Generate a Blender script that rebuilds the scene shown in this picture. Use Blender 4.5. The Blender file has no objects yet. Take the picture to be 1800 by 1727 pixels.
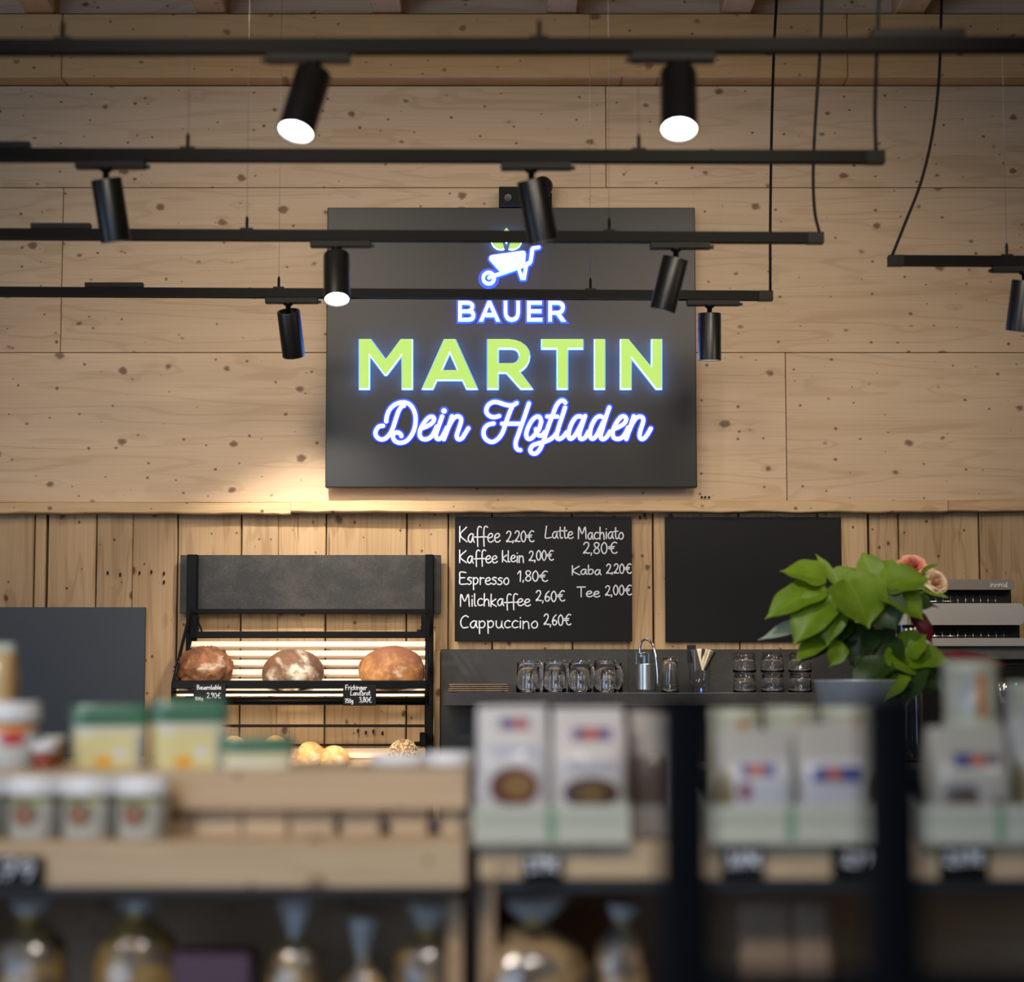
import bpy, bmesh, math, random
from mathutils import Vector, Matrix, noise
random.seed(7)
scene = bpy.context.scene
COL = scene.collection

# ------------------------------------------------------------------ camera
F = 3800.0                       # focal length in pixels of the 1800 x 1727 frame
PITCH = math.atan(366.0 / F)     # slight upward tilt, horizon at y = 1230
CZ = 1.40
cp, sp = math.cos(PITCH), math.sin(PITCH)
cam_d = bpy.data.cameras.new('camera')
cam = bpy.data.objects.new('camera', cam_d)
COL.objects.link(cam)
cam.location = (0, 0, CZ)
cam.rotation_euler = (math.pi / 2 + PITCH, 0, 0)
cam_d.sensor_width = 36.0
cam_d.sensor_fit = 'HORIZONTAL'
cam_d.lens = F * 36.0 / 1800.0
cam_d.clip_start = 0.05
cam_d.clip_end = 100
cam_d.dof.use_dof = True
cam_d.dof.focus_distance = 7.72
cam_d.dof.aperture_fstop = 2.3
scene.camera = cam

# ------------------------------------------------------------------ view and world
vs = scene.view_settings
vs.view_transform = 'Standard'
vs.look = 'None'
vs.gamma = 1.0
vs.use_curve_mapping = False
vs.exposure = 0.0
world = bpy.data.worlds.new('world')
scene.world = world
world.use_nodes = True
world.node_tree.nodes['Background'].inputs[0].default_value = (0.35, 0.45, 0.6, 1)
world.node_tree.nodes['Background'].inputs[1].default_value = 0.3


def W(px, py, Y):
    u = (px - 900.0) / F
    v = (863.5 - py) / F
    d = Vector((u, cp - v * sp, sp + v * cp))
    t = Y / d.y
    return Vector((d.x * t, Y, CZ + d.z * t))


def mpp(py, Y):                  # metres per pixel at that row and distance
    v = (863.5 - py) / F
    return Y / (cp - v * sp) / F


# ------------------------------------------------------------------ spot lamps
def spot_lamp(name, loc, target, power, size, blend=0.6, radius=0.05, color=(1, 0.86, 0.68), parent=None):
    d = bpy.data.lights.new(name, 'SPOT')
    d.energy = power
    d.spot_size = math.radians(size)
    d.spot_blend = blend
    d.shadow_soft_size = radius
    d.color = color
    o = bpy.data.objects.new(name, d)
    COL.objects.link(o)
    o.location = loc
    if target is not None:
        v = Vector(target) - Vector(loc)
        o.rotation_euler = v.to_track_quat('-Z', 'Y').to_euler()
    return o


WARM = (1.0, 0.86, 0.68)
# added lamps without fixtures outside the view, aimed at the wall and the shelves
for lx, ly, lz, tx, tz, pw, sz, rd in ((-2.0, 5.5, 2.66, -0.95, 1.85, 38, 108, 0.2), (2.05, 5.5, 2.66, 1.0, 1.85, 32, 108, 0.2),
                                       (-0.95, 5.0, 3.55, -0.75, 1.75, 92, 78, 0.22), (1.0, 5.0, 3.5, 0.75, 1.8, 86, 78, 0.22),
                                       (-0.9, 2.3, 3.8, -0.4, 2.05, 200, 44, 0.35), (0.8, 2.9, 3.55, 0.4, 2.05, 145, 46, 0.35), (0.1, 1.6, 3.3, 0.05, 1.95, 130, 38, 0.35)):
    spot_lamp('added_lamp', (lx, ly, lz), (tx, 7.75, tz), pw, sz, 1.0, rd, WARM)
spot_lamp('added_lamp', (-1.75, 5.0, 2.2), (-0.66, 7.45, 1.27), 150, 26, 0.8, 0.05, WARM)  # added to brighten the bread rack from the front left
spot_lamp('added_lamp', (-0.25, 3.9, 3.5), (0.90, 5.92, 1.62), 120, 15, 0.8, 0.03, (1.0, 0.92, 0.8))  # added narrow beam that brightens the poinsettia leaves
spot_lamp('added_lamp', (-1.0, 1.0, 2.9), (-0.5, 3.0, 1.2), 118, 50, 0.9, 0.06, (1.0, 0.89, 0.76))  # this and the next two are added to brighten the foreground shelves
spot_lamp('added_lamp', (0.15, 0.7, 2.9), (0.1, 2.9, 1.2), 66, 40, 0.9, 0.06, (1.0, 0.91, 0.8))
spot_lamp('added_lamp', (1.3, 1.2, 2.9), (0.65, 2.95, 1.25), 20, 44, 0.9, 0.06, (1.0, 0.91, 0.8))

# ------------------------------------------------------------------ materials
def new_mat(name):
    m = bpy.data.materials.new(name)
    m.use_nodes = True
    nt = m.node_tree
    b = nt.nodes['Principled BSDF']
    return m, nt, b


def plain(name, col, rough=0.5, metal=0.0, spec=0.5, noise_amt=0.0, noise_scale=20.0, bump=0.0, coat=0.0, alpha=None):
    m, nt, b = new_mat(name)
    b.inputs['Base Color'].default_value = (*col, 1)
    b.inputs['Roughness'].default_value = rough
    b.inputs['Metallic'].default_value = metal
    b.inputs['Specular IOR Level'].default_value = spec
    b.inputs['Coat Weight'].default_value = coat
    if noise_amt or bump:
        tc = nt.nodes.new('ShaderNodeTexCoord')
        n = nt.nodes.new('ShaderNodeTexNoise')
        n.inputs['Scale'].default_value = noise_scale
        n.inputs['Detail'].default_value = 5
        nt.links.new(tc.outputs['Object'], n.inputs['Vector'])
        if noise_amt:
            mx = nt.nodes.new('ShaderNodeMix')
            mx.data_type = 'RGBA'
            mx.inputs['A'].default_value = (*[c * (1 - noise_amt) for c in col], 1)
            mx.inputs['B'].default_value = (*[min(1, c * (1 + noise_amt)) for c in col], 1)
            nt.links.new(n.outputs['Fac'], mx.inputs['Factor'])
            nt.links.new(mx.outputs['Result'], b.inputs['Base Color'])
        if bump:
            bp = nt.nodes.new('ShaderNodeBump')
            bp.inputs['Strength'].default_value = bump
            bp.inputs['Distance'].default_value = 0.002
            nt.links.new(n.outputs['Fac'], bp.inputs['Height'])
            nt.links.new(bp.outputs['Normal'], b.inputs['Normal'])
    return m


def emit(name, col, strength):
    m, nt, b = new_mat(name)
    b.inputs['Base Color'].default_value = (0.02, 0.02, 0.02, 1)
    b.inputs['Emission Color'].default_value = (*col, 1)
    b.inputs['Emission Strength'].default_value = strength
    return m


def glass(name, col=(1, 1, 1), rough=0.0, ior=1.45):
    m, nt, b = new_mat(name)
    b.inputs['Base Color'].default_value = (*col, 1)
    b.inputs['Roughness'].default_value = rough
    b.inputs['IOR'].default_value = ior
    b.inputs['Transmission Weight'].default_value = 1.0
    return m


def thin_glass(name, tint=(0.95, 0.97, 0.97)):
    m, nt, b = new_mat(name)
    tr = nt.nodes.new('ShaderNodeBsdfTransparent')
    tr.inputs[0].default_value = (*tint, 1)
    gl = nt.nodes.new('ShaderNodeBsdfGlossy')
    gl.inputs['Roughness'].default_value = 0.03
    lw = nt.nodes.new('ShaderNodeLayerWeight')
    lw.inputs[0].default_value = 0.5
    pw = nt.nodes.new('ShaderNodeMath')
    pw.operation = 'POWER'
    nt.links.new(lw.outputs['Facing'], pw.inputs[0])
    pw.inputs[1].default_value = 3.0
    fr = nt.nodes.new('ShaderNodeMath')
    fr.operation = 'MULTIPLY_ADD'
    nt.links.new(pw.outputs[0], fr.inputs[0])
    fr.inputs[1].default_value = 0.75
    fr.inputs[2].default_value = 0.07
    mx = nt.nodes.new('ShaderNodeMixShader')
    nt.links.new(fr.outputs[0], mx.inputs[0])
    nt.links.new(tr.outputs[0], mx.inputs[1])
    nt.links.new(gl.outputs[0], mx.inputs[2])
    nt.links.new(mx.outputs[0], nt.nodes['Material Output'].inputs['Surface'])
    return m


class NT:
    """small node-graph writer"""
    def __init__(self, nt):
        self.nt = nt

    def math(self, op, a, b=None, clamp=False):
        n = self.nt.nodes.new('ShaderNodeMath')
        n.operation = op
        n.use_clamp = clamp
        for i, v in enumerate((a, b)):
            if v is None:
                continue
            if isinstance(v, (int, float)):
                n.inputs[i].default_value = v
            else:
                self.nt.links.new(v, n.inputs[i])
        return n.outputs[0]

    def rng(self, v, a, b, c=0.0, d=1.0, smooth=True):
        n = self.nt.nodes.new('ShaderNodeMapRange')
        n.interpolation_type = 'SMOOTHSTEP' if smooth else 'LINEAR'
        self.nt.links.new(v, n.inputs['Value'])
        n.inputs['From Min'].default_value = a
        n.inputs['From Max'].default_value = b
        n.inputs['To Min'].default_value = c
        n.inputs['To Max'].default_value = d
        return n.outputs[0]

    def mix(self, f, a, b, mode='MIX'):
        n = self.nt.nodes.new('ShaderNodeMix')
        n.data_type = 'RGBA'
        n.blend_type = mode
        if isinstance(f, (int, float)):
            n.inputs['Factor'].default_value = f
        else:
            self.nt.links.new(f, n.inputs['Factor'])
        for k, v in (('A', a), ('B', b)):
            if isinstance(v, tuple):
                n.inputs[k].default_value = (*v, 1) if len(v) == 3 else v
            else:
                self.nt.links.new(v, n.inputs[k])
        return n.outputs['Result']

    def comb(self, x, y, z):
        n = self.nt.nodes.new('ShaderNodeCombineXYZ')
        for i, v in enumerate((x, y, z)):
            if isinstance(v, (int, float)):
                n.inputs[i].default_value = v
            else:
                self.nt.links.new(v, n.inputs[i])
        return n.outputs[0]

    def noise(self, vec, scale, detail=3.0, dist=0.0, rough=0.5):
        n = self.nt.nodes.new('ShaderNodeTexNoise')
        n.inputs['Scale'].default_value = scale
        n.inputs['Detail'].default_value = detail
        n.inputs['Distortion'].default_value = dist
        n.inputs['Roughness'].default_value = rough
        self.nt.links.new(vec, n.inputs['Vector'])
        return n.outputs['Fac']

    def voronoi(self, vec, scale, rnd=1.0, dim='3D'):
        n = self.nt.nodes.new('ShaderNodeTexVoronoi')
        n.voronoi_dimensions = dim
        n.inputs['Scale'].default_value = scale
        n.inputs['Randomness'].default_value = rnd
        self.nt.links.new(vec, n.inputs['Vector'])
        return n.outputs['Distance'], n.outputs['Color']

    def coords(self, which='Object'):
        tc = self.nt.nodes.new('ShaderNodeTexCoord')
        s = self.nt.nodes.new('ShaderNodeSeparateXYZ')
        self.nt.links.new(tc.outputs[which], s.inputs[0])
        return s.outputs[0], s.outputs[1], s.outputs[2], tc.outputs[which]

    def objrand(self):
        return self.nt.nodes.new('ShaderNodeObjectInfo').outputs['Random']


def wood(name, base, dark, knot, along='X', knots=1.0, grain=0.4, ring_scale=34.0, rough=0.55, var=0.12, bump=0.15, cracks=0.0):
    m, nt, b = new_mat(name)
    g = NT(nt)
    x, y, z, _ = g.coords('Object')
    r = g.objrand()
    off = g.math('MULTIPLY', r, 37.0)
    l, c = (x, z) if along == 'X' else ((z, x) if along == 'Z' else (y, x))
    if along == 'Y':
        c = g.math('ADD', x, z)
    l = g.math('ADD', l, off)
    c = g.math('ADD', c, g.math('MULTIPLY', off, 0.37))
    # knots: elongated cells, only some cells carry one
    def knot_layer(sl, sc, size, seed, pw):
        v = g.comb(g.math('ADD', g.math('MULTIPLY', l, sl), seed * 3.1), g.math('ADD', g.math('MULTIPLY', c, sc), seed), 0.0)
        d, colr = g.voronoi(v, 1.0, 1.0, '2D')
        s = nt.nodes.new('ShaderNodeSeparateColor')
        nt.links.new(colr, s.inputs[0])
        wob = g.noise(v, 7.0, 2.0)
        d2 = g.math('ADD', d, g.math('MULTIPLY', g.math('SUBTRACT', wob, 0.5), size * 1.3))
        thr = g.math('MULTIPLY', g.math('POWER', s.outputs[0], pw), size)
        k = g.math('SUBTRACT', thr, d2)
        return g.rng(k, -size * 0.30, size * 0.42), d
    k1, d1 = knot_layer(4.6, 6.0, 0.085, 1.7, 1.3)
    k2, d2 = knot_layer(8.5, 10.0, 0.058, 5.3, 0.9)
    # growth rings bending round the knots
    bend = g.math('MULTIPLY', g.rng(d1, 0.0, 0.30, 1.0, 0.0), 0.035)
    n1 = g.noise(g.comb(g.math('MULTIPLY', l, 0.62), g.math('MULTIPLY', c, 7.0), 0.3), 1.0, 2.0)
    n1 = g.math('ADD', n1, bend)
    ring = g.math('SINE', g.math('MULTIPLY', n1, ring_scale * 2))
    ring = g.rng(ring, 0.45, 1.0, 0.0, 1.0)
    fine = g.noise(g.comb(g.math('MULTIPLY', l, 3.0), g.math('MULTIPLY', c, 130.0), 0.9), 1.0, 3.0)
    wide = g.noise(g.comb(g.math('MULTIPLY', l, 0.7), g.math('MULTIPLY', c, 9.0), 2.9), 1.0, 3.0)
    gr = g.math('ADD', g.math('MULTIPLY', ring, 0.42), g.math('MULTIPLY', g.rng(fine, 0.3, 0.75), 0.35))
    gr = g.math('ADD', gr, g.math('MULTIPLY', g.rng(wide, 0.35, 0.7), 0.45))
    gr = g.math('MULTIPLY', gr, grain, True)
    col = g.mix(gr, base, dark)
    tone = g.rng(r, 0.0, 1.0, 1 - var, 1 + var, False)
    tn = nt.nodes.new('ShaderNodeCombineColor')
    for i in range(3):
        nt.links.new(tone, tn.inputs[i])
    col = g.mix(1.0, col, tn.outputs[0], 'MULTIPLY')
    kk = g.math('MULTIPLY', g.math('MAXIMUM', k1, k2), knots, True)
    col = g.mix(kk, col, knot)
    if cracks:
        cr = g.noise(g.comb(g.math('MULTIPLY', l, 2.0), g.math('MULTIPLY', c, 38.0), 7.9), 1.0, 2.0)
        crk = g.rng(cr, 0.70, 0.76, 0.0, cracks)
        col = g.mix(crk, col, tuple(v * 0.35 for v in knot))
    nt.links.new(col, b.inputs['Base Color'])
    b.inputs['Roughness'].default_value = rough
    b.inputs['Specular IOR Level'].default_value = 0.3
    if bump:
        bp = nt.nodes.new('ShaderNodeBump')
        bp.inputs['Strength'].default_value = bump
        bp.inputs['Distance'].default_value = 0.0015
        nt.links.new(g.math('ADD', fine, g.math('MULTIPLY', kk, -0.5)), bp.inputs['Height'])
        nt.links.new(bp.outputs['Normal'], b.inputs['Normal'])
    return m


def stone(name, a, bcol, rough=0.5, scale=14.0, grit=0.5):
    m, nt, b = new_mat(name)
    g = NT(nt)
    x, y, z, v = g.coords('Object')
    n1 = g.noise(v, scale, 6.0, 0.4, 0.65)
    n2 = g.noise(v, scale * 22, 2.0)
    f = g.math('ADD', g.rng(n1, 0.38, 0.68, 0, 0.7), g.rng(n2, 0.45, 0.75, 0, grit), True)
    nt.links.new(g.mix(f, a, bcol), b.inputs['Base Color'])
    b.inputs['Roughness'].default_value = rough
    return m


def printed(name, base, shapes, rough=0.45, coat=0.0, axis='XZ', soft=0.012):
    """flat print laid out over the bounding box of the mesh (0..1, 0..1)"""
    m, nt, b = new_mat(name)
    g = NT(nt)
    x, y, z, _ = g.coords('Generated')
    u, v = {'XZ': (x, z), 'XY': (x, y)}[axis]
    col = None
    cur = base
    for kind, cx, cy, hw, hh, c in shapes:
        du = g.math('DIVIDE', g.math('ABSOLUTE', g.math('SUBTRACT', u, cx)), hw)
        dv = g.math('DIVIDE', g.math('ABSOLUTE', g.math('SUBTRACT', v, cy)), hh)
        if kind == 'rect':
            d = g.math('MAXIMUM', du, dv)
        else:
            d = g.math('SQRT', g.math('ADD', g.math('MULTIPLY', du, du), g.math('MULTIPLY', dv, dv)))
        cur = g.mix(g.rng(d, 1.06, 0.94), cur, c)
    if isinstance(cur, tuple):
        b.inputs['Base Color'].default_value = (*cur, 1)
    else:
        nt.links.new(cur, b.inputs['Base Color'])
    b.inputs['Roughness'].default_value = rough
    b.inputs['Coat Weight'].default_value = coat
    b.inputs['Coat Roughness'].default_value = 0.12
    return m


def bread(name, cols, scale=9.0, flour=None, flour_amt=0.5, bump=0.6, top=None, spk=0.45, fgrain=5.0):
    m, nt, b = new_mat(name)
    g = NT(nt)
    x, y, z, v = g.coords('Object')
    n1 = g.noise(v, scale, 5.0, 0.8, 0.6)
    n2 = g.noise(v, scale * 7, 4.0)
    col = g.mix(g.rng(n1, 0.35, 0.6), cols[0], cols[1])
    col = g.mix(g.rng(n2, 0.46, 0.66, 0, spk), col, cols[2])
    if top:
        nz = nt.nodes.new('ShaderNodeNewGeometry')
        sx = nt.nodes.new('ShaderNodeSeparateXYZ')
        nt.links.new(nz.outputs['Position'], sx.inputs[0])
        tn = nt.nodes.new('ShaderNodeSeparateXYZ')
        nt.links.new(v, tn.inputs[0])
        hz = g.math('ADD', tn.outputs[2], g.math('MULTIPLY', g.math('SUBTRACT', n1, 0.5), 0.16))
        col = g.mix(g.rng(hz, -0.01, 0.055, 0, 0.9), col, top)
    if flour:
        n3 = g.noise(v, scale * 0.75, 4.0, 0.5)
        n4 = g.noise(v, scale * fgrain, 4.0)
        f = g.math('MULTIPLY', g.rng(n3, 0.62 - 0.22 * flour_amt, 0.72 - 0.1 * flour_amt), g.rng(n4, 0.3, 0.6), True)
        col = g.mix(f, col, flour)
    nt.links.new(col, b.inputs['Base Color'])
    b.inputs['Roughness'].default_value = 0.7
    bp = nt.nodes.new('ShaderNodeBump')
    bp.inputs['Strength'].default_value = bump
    bp.inputs['Distance'].default_value = 0.004
    nt.links.new(g.math('ADD', n1, g.math('MULTIPLY', n2, 0.4)), bp.inputs['Height'])
    nt.links.new(bp.outputs['Normal'], b.inputs['Normal'])
    return m


M = {}
M['panel'] = wood('spruce_panel', (0.59, 0.43, 0.285), (0.43, 0.285, 0.16), (0.13, 0.055, 0.02), 'X', 0.85, 0.72, 30, 0.5, 0.05)
M['beam'] = wood('spruce_beam', (0.62, 0.38, 0.17), (0.47, 0.25, 0.09), (0.14, 0.06, 0.02), 'X', 0.7, 0.5, 30, 0.5, 0.04)
M['joist'] = wood('spruce_joist', (0.68, 0.44, 0.21), (0.5, 0.28, 0.11), (0.16, 0.07, 0.03), 'Y', 0.6, 0.4, 26, 0.5, 0.06)
M['plank'] = wood('old_plank', (0.48, 0.325, 0.18), (0.27, 0.155, 0.07), (0.07, 0.03, 0.012), 'Z', 0.9, 0.75, 30, 0.6, 0.16, 0.3, 0.5)
M['ledge'] = wood('rough_ledge', (0.63, 0.44, 0.25), (0.40, 0.24, 0.11), (0.10, 0.05, 0.02), 'X', 0.9, 0.8, 26, 0.6, 0.08, 0.4, 0.7)
M['slat'] = wood('beech_slat', (0.78, 0.64, 0.50), (0.64, 0.46, 0.32), (0.4, 0.25, 0.15), 'X', 0.0, 0.4, 20, 0.45, 0.04)
M['shelfwood'] = wood('shelf_board', (0.56, 0.42, 0.27), (0.40, 0.27, 0.15), (0.18, 0.09, 0.04), 'X', 0.8, 0.5, 24, 0.5, 0.06)
M['backing'] = plain('dark_backing', (0.012, 0.008, 0.005), 0.9)
M['black'] = plain('black_powder_coat', (0.0028, 0.0028, 0.003), 0.42, 0, 0.1)
M['rail'] = plain('black_track', (0.0015, 0.0015, 0.0015), 0.4, 0, 0.05)
M['lampblack'] = plain('lamp_body_black', (0.005, 0.005, 0.0055), 0.36, 0, 0.45)
M['cable'] = plain('black_cable', (0.004, 0.004, 0.004), 0.6, 0, 0.1)
M['wire'] = plain('steel_wire', (0.35, 0.34, 0.33), 0.35, 1.0)
M['sign'] = plain('sign_anthracite', (0.008, 0.008, 0.009), 0.36, 0, 0.25)
M['board'] = plain('chalkboard', (0.0055, 0.0055, 0.006), 0.42, 0, 0.14, 0.12, 3.0)
M['boardgrey'] = plain('chalkboard_grey', (0.018, 0.019, 0.021), 0.42, 0, 0.45, 0.1, 3.0)
M['chalk'] = plain('chalk', (0.76, 0.80, 0.86), 0.9, 0, 0.1)
M['slate'] = stone('slate_panel', (0.006, 0.0055, 0.0055), (0.040, 0.034, 0.028), 0.55, 9.0, 0.5)
M['counter'] = stone('dark_stone', (0.009, 0.0085, 0.008), (0.028, 0.026, 0.023), 0.45, 7.0, 0.4)
M['lens'] = emit('lamp_lens', (1.0, 0.97, 0.92), 14.0)
M['reflector'] = plain('lamp_reflector', (0.8, 0.8, 0.82), 0.2, 1.0)
M['glass'] = glass('clear_glass', (1, 1, 1), 0.03)
M['thinglass'] = thin_glass('thin_clear_glass')
M['steel'] = plain('brushed_steel', (0.62, 0.60, 0.58), 0.28, 1.0)
M['machine_silver'] = plain('machine_silver', (0.40, 0.395, 0.39), 0.4, 0.4)
M['machine_taupe'] = plain('machine_taupe', (0.20, 0.172, 0.155), 0.42, 0.3)
M['machine_black'] = plain('machine_black', (0.006, 0.006, 0.007), 0.3)
M['chrome'] = plain('chrome', (0.8, 0.8, 0.8), 0.12, 1.0)
M['floor'] = stone('floor_tile', (0.16, 0.14, 0.12), (0.22, 0.20, 0.17), 0.5, 3.0, 0.2)
M['sidewall'] = wood('side_wall_wood', (0.60, 0.42, 0.25), (0.45, 0.29, 0.15), (0.2, 0.1, 0.05), 'Y', 0.5, 0.4)
M['ceilwood'] = wood('ceiling_wood', (0.62, 0.42, 0.22), (0.46, 0.28, 0.13), (0.2, 0.1, 0.05), 'Y', 0.5, 0.4)


# ------------------------------------------------------------------ mesh helpers
def link(name, me, mat, parent=None, smooth=False):
    o = bpy.data.objects.new(name, me)
    COL.objects.link(o)
    if mat is not None:
        me.materials.append(mat)
    if smooth:
        for p in me.polygons:
            p.use_smooth = True
    attach(o, parent)
    return o


def wmat(o):
    m = o.matrix_basis.copy()
    return wmat(o.parent) @ o.matrix_parent_inverse @ m if o.parent else m


def attach(o, parent):
    """children keep the coordinates they were written in"""
    if parent is not None:
        o.parent = parent
        o.matrix_parent_inverse = wmat(parent).inverted()


def bm_obj(name, bm, mat, parent=None, smooth=False):
    me = bpy.data.meshes.new(name)
    bmesh.ops.recalc_face_normals(bm, faces=bm.faces)
    bm.to_mesh(me)
    bm.free()
    return link(name, me, mat, parent, smooth)


def add_box(bm, lo, hi, bev=0.0, segs=1):
    lo, hi = Vector(lo), Vector(hi)
    vs = [bm.verts.new((x, y, z)) for x in (lo.x, hi.x) for y in (lo.y, hi.y) for z in (lo.z, hi.z)]
    fs = [(0, 1, 3, 2), (4, 6, 7, 5), (0, 4, 5, 1), (2, 3, 7, 6), (0, 2, 6, 4), (1, 5, 7, 3)]
    faces = [bm.faces.new([vs[i] for i in f]) for f in fs]
    if bev:
        edges = list({e for f in faces for e in f.edges})
        bmesh.ops.bevel(bm, geom=edges, offset=bev, segments=segs, affect='EDGES', profile=0.5)
    return vs


def box(name, lo, hi, mat, parent=None, bev=0.0, segs=1, smooth=False):
    bm = bmesh.new()
    lo2 = [min(a, b) for a, b in zip(lo, hi)]
    hi2 = [max(a, b) for a, b in zip(lo, hi)]
    add_box(bm, lo2, hi2, bev, segs)
    return bm_obj(name, bm, mat, parent, smooth)


def pbox(name, x0, y0, x1, y1, Y, depth, mat, parent=None, bev=0.0):
    """box whose front face at distance Y covers that part of the frame"""
    a = W(x0, y0, Y)
    b = W(x1, y1, Y)
    # rows differ slightly in x scale; use the mean row
    c = W(x0, (y0 + y1) / 2, Y)
    d = W(x1, (y0 + y1) / 2, Y)
    return box(name, (c.x, Y, b.z), (d.x, Y + depth, a.z), mat, parent, bev)


def add_tube(bm, pts, r, sides=8, caps=True, radii=None):
    pts = [Vector(p) for p in pts]
    n = len(pts)
    rings = []
    up = None
    for i, p in enumerate(pts):
        if i == 0:
            t = pts[1] - pts[0]
        elif i == n - 1:
            t = pts[-1] - pts[-2]
        else:
            t = (pts[i + 1] - pts[i]).normalized() + (pts[i] - pts[i - 1]).normalized()
        t.normalize()
        if up is None:
            up = Vector((0, 0, 1)) if abs(t.z) < 0.9 else Vector((1, 0, 0))
        a = t.cross(up)
        if a.length < 1e-6:
            a = t.cross(Vector((0, 1, 0)))
        a.normalize()
        bvec = a.cross(t).normalized()
        up = bvec
        rr = radii[i] if radii else r
        rings.append([bm.verts.new(p + a * (rr * math.cos(2 * math.pi * k / sides)) + bvec * (rr * math.sin(2 * math.pi * k / sides))) for k in range(sides)])
    for i in range(n - 1):
        for k in range(sides):
            k2 = (k + 1) % sides
            bm.faces.new([rings[i][k], rings[i][k2], rings[i + 1][k2], rings[i + 1][k]])
    if caps:
        bm.faces.new(rings[0][::-1])
        bm.faces.new(rings[-1])


def tube(name, pts, r, mat, parent=None, sides=8, radii=None):
    bm = bmesh.new()
    add_tube(bm, pts, r, sides, True, radii)
    return bm_obj(name, bm, mat, parent, True)


def add_lathe(bm, prof, seg=32, center=(0, 0, 0), close=False):
    cx, cy, cz = center
    rings = []
    for r, z in prof:
        if r < 1e-6:
            rings.append([bm.verts.new((cx, cy, cz + z))])
        else:
            rings.append([bm.verts.new((cx + r * math.cos(2 * math.pi * k / seg), cy + r * math.sin(2 * math.pi * k / seg), cz + z)) for k in range(seg)])
    pairs = list(zip(rings[:-1], rings[1:]))
    if close:
        pairs.append((rings[-1], rings[0]))
    for a, b in pairs:
        for k in range(seg):
            k2 = (k + 1) % seg
            if len(a) == 1 and len(b) == 1:
                continue
            if len(a) == 1:
                bm.faces.new([a[0], b[k], b[k2]])
            elif len(b) == 1:
                bm.faces.new([a[k], b[0], a[k2]])
            else:
                bm.faces.new([a[k], b[k], b[k2], a[k2]])


def lathe(name, prof, mat, parent=None, seg=32, center=(0, 0, 0), smooth=True):
    bm = bmesh.new()
    add_lathe(bm, prof, seg, center)
    o = bm_obj(name, bm, mat, parent, smooth)
    return o


def autosmooth(o, ang=35):
    me = o.data
    for p in me.polygons:
        p.use_smooth = True
    bm = bmesh.new()
    bm.from_mesh(me)
    for e in bm.edges:
        if len(e.link_faces) == 2 and e.calc_face_angle(0) > math.radians(ang):
            e.smooth = False
    bm.to_mesh(me)
    bm.free()


def superloft(name, rows, mat, parent=None, n=28, power=4.0, smooth=True, jitter=0.0, origin=(0, 0, 0)):
    """rows: (z, half_width, half_depth, x_shift, y_shift); rounded-rectangle sections"""
    bm = bmesh.new()
    rings = []
    for (z, a, b, sx, sy) in rows:
        ring = []
        for k in range(n):
            t = 2 * math.pi * (k + 0.5) / n
            c, s = math.cos(t), math.sin(t)
            x = a * math.copysign(abs(c) ** (2 / power), c)
            y = b * math.copysign(abs(s) ** (2 / power), s)
            v = Vector((x + sx, y + sy, z))
            if jitter:
                v += Vector(noise.noise_vector(Vector((x * 14 + origin[0] * 9, y * 14, z * 14)))) * jitter
            ring.append(bm.verts.new(v + Vector(origin)))
        rings.append(ring)
    for a, b in zip(rings[:-1], rings[1:]):
        for k in range(n):
            k2 = (k + 1) % n
            bm.faces.new([a[k], a[k2], b[k2], b[k]])
    bm.faces.new(rings[0][::-1])
    bm.faces.new(rings[-1])
    o = bm_obj(name, bm, mat, parent, smooth)
    if smooth:
        autosmooth(o, 40)
    return o


def poly_solid(name, outlines, y_front, y_back, mat_face, mat_side, parent=None, offset=0.0):
    """extruded flat shape with holes, outlines are lists of (x, z)"""
    cu = bpy.data.curves.new(name, 'CURVE')
    cu.dimensions = '2D'
    cu.fill_mode = 'BOTH'
    cu.extrude = abs(y_back - y_front) / 2
    cu.offset = offset
    for ol in outlines:
        s = cu.splines.new('POLY')
        s.points.add(len(ol) - 1)
        for p, (x, z) in zip(s.points, ol):
            p.co = (x, z, 0, 1)
        s.use_cyclic_u = True
    tmp = bpy.data.objects.new(name, cu)
    COL.objects.link(tmp)
    dg = bpy.context.evaluated_depsgraph_get()
    dg.update()
    me = bpy.data.meshes.new_from_object(tmp.evaluated_get(dg))
    me.name = name
    bpy.data.objects.remove(tmp)
    bpy.data.curves.remove(cu)
    mid = (y_front + y_back) / 2
    me.transform(Matrix.Translation((0, mid, 0)) @ Matrix.Rotation(math.pi / 2, 4, 'X'))
    me.materials.clear()
    me.materials.append(mat_face)
    me.materials.append(mat_side)
    me.update()
    for p in me.polygons:
        p.material_index = 0 if abs(p.normal.y) > 0.7 else 1
        p.use_smooth = False
    o = bpy.data.objects.new(name, me)
    COL.objects.link(o)
    attach(o, parent)
    return o


def catmull(pts, sub=6):
    pts = [Vector(p) for p in pts]
    if len(pts) < 3:
        return pts
    out = []
    ext = [pts[0] * 2 - pts[1]] + pts + [pts[-1] * 2 - pts[-2]]
    for i in range(1, len(ext) - 2):
        p0, p1, p2, p3 = ext[i - 1:i + 3]
        for k in range(sub):
            t = k / sub
            out.append(0.5 * ((2 * p1) + (p2 - p0) * t + (2 * p0 - 5 * p1 + 4 * p2 - p3) * t * t + (3 * p1 - p0 - 3 * p2 + p3) * t ** 3))
    out.append(pts[-1])
    return out


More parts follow.
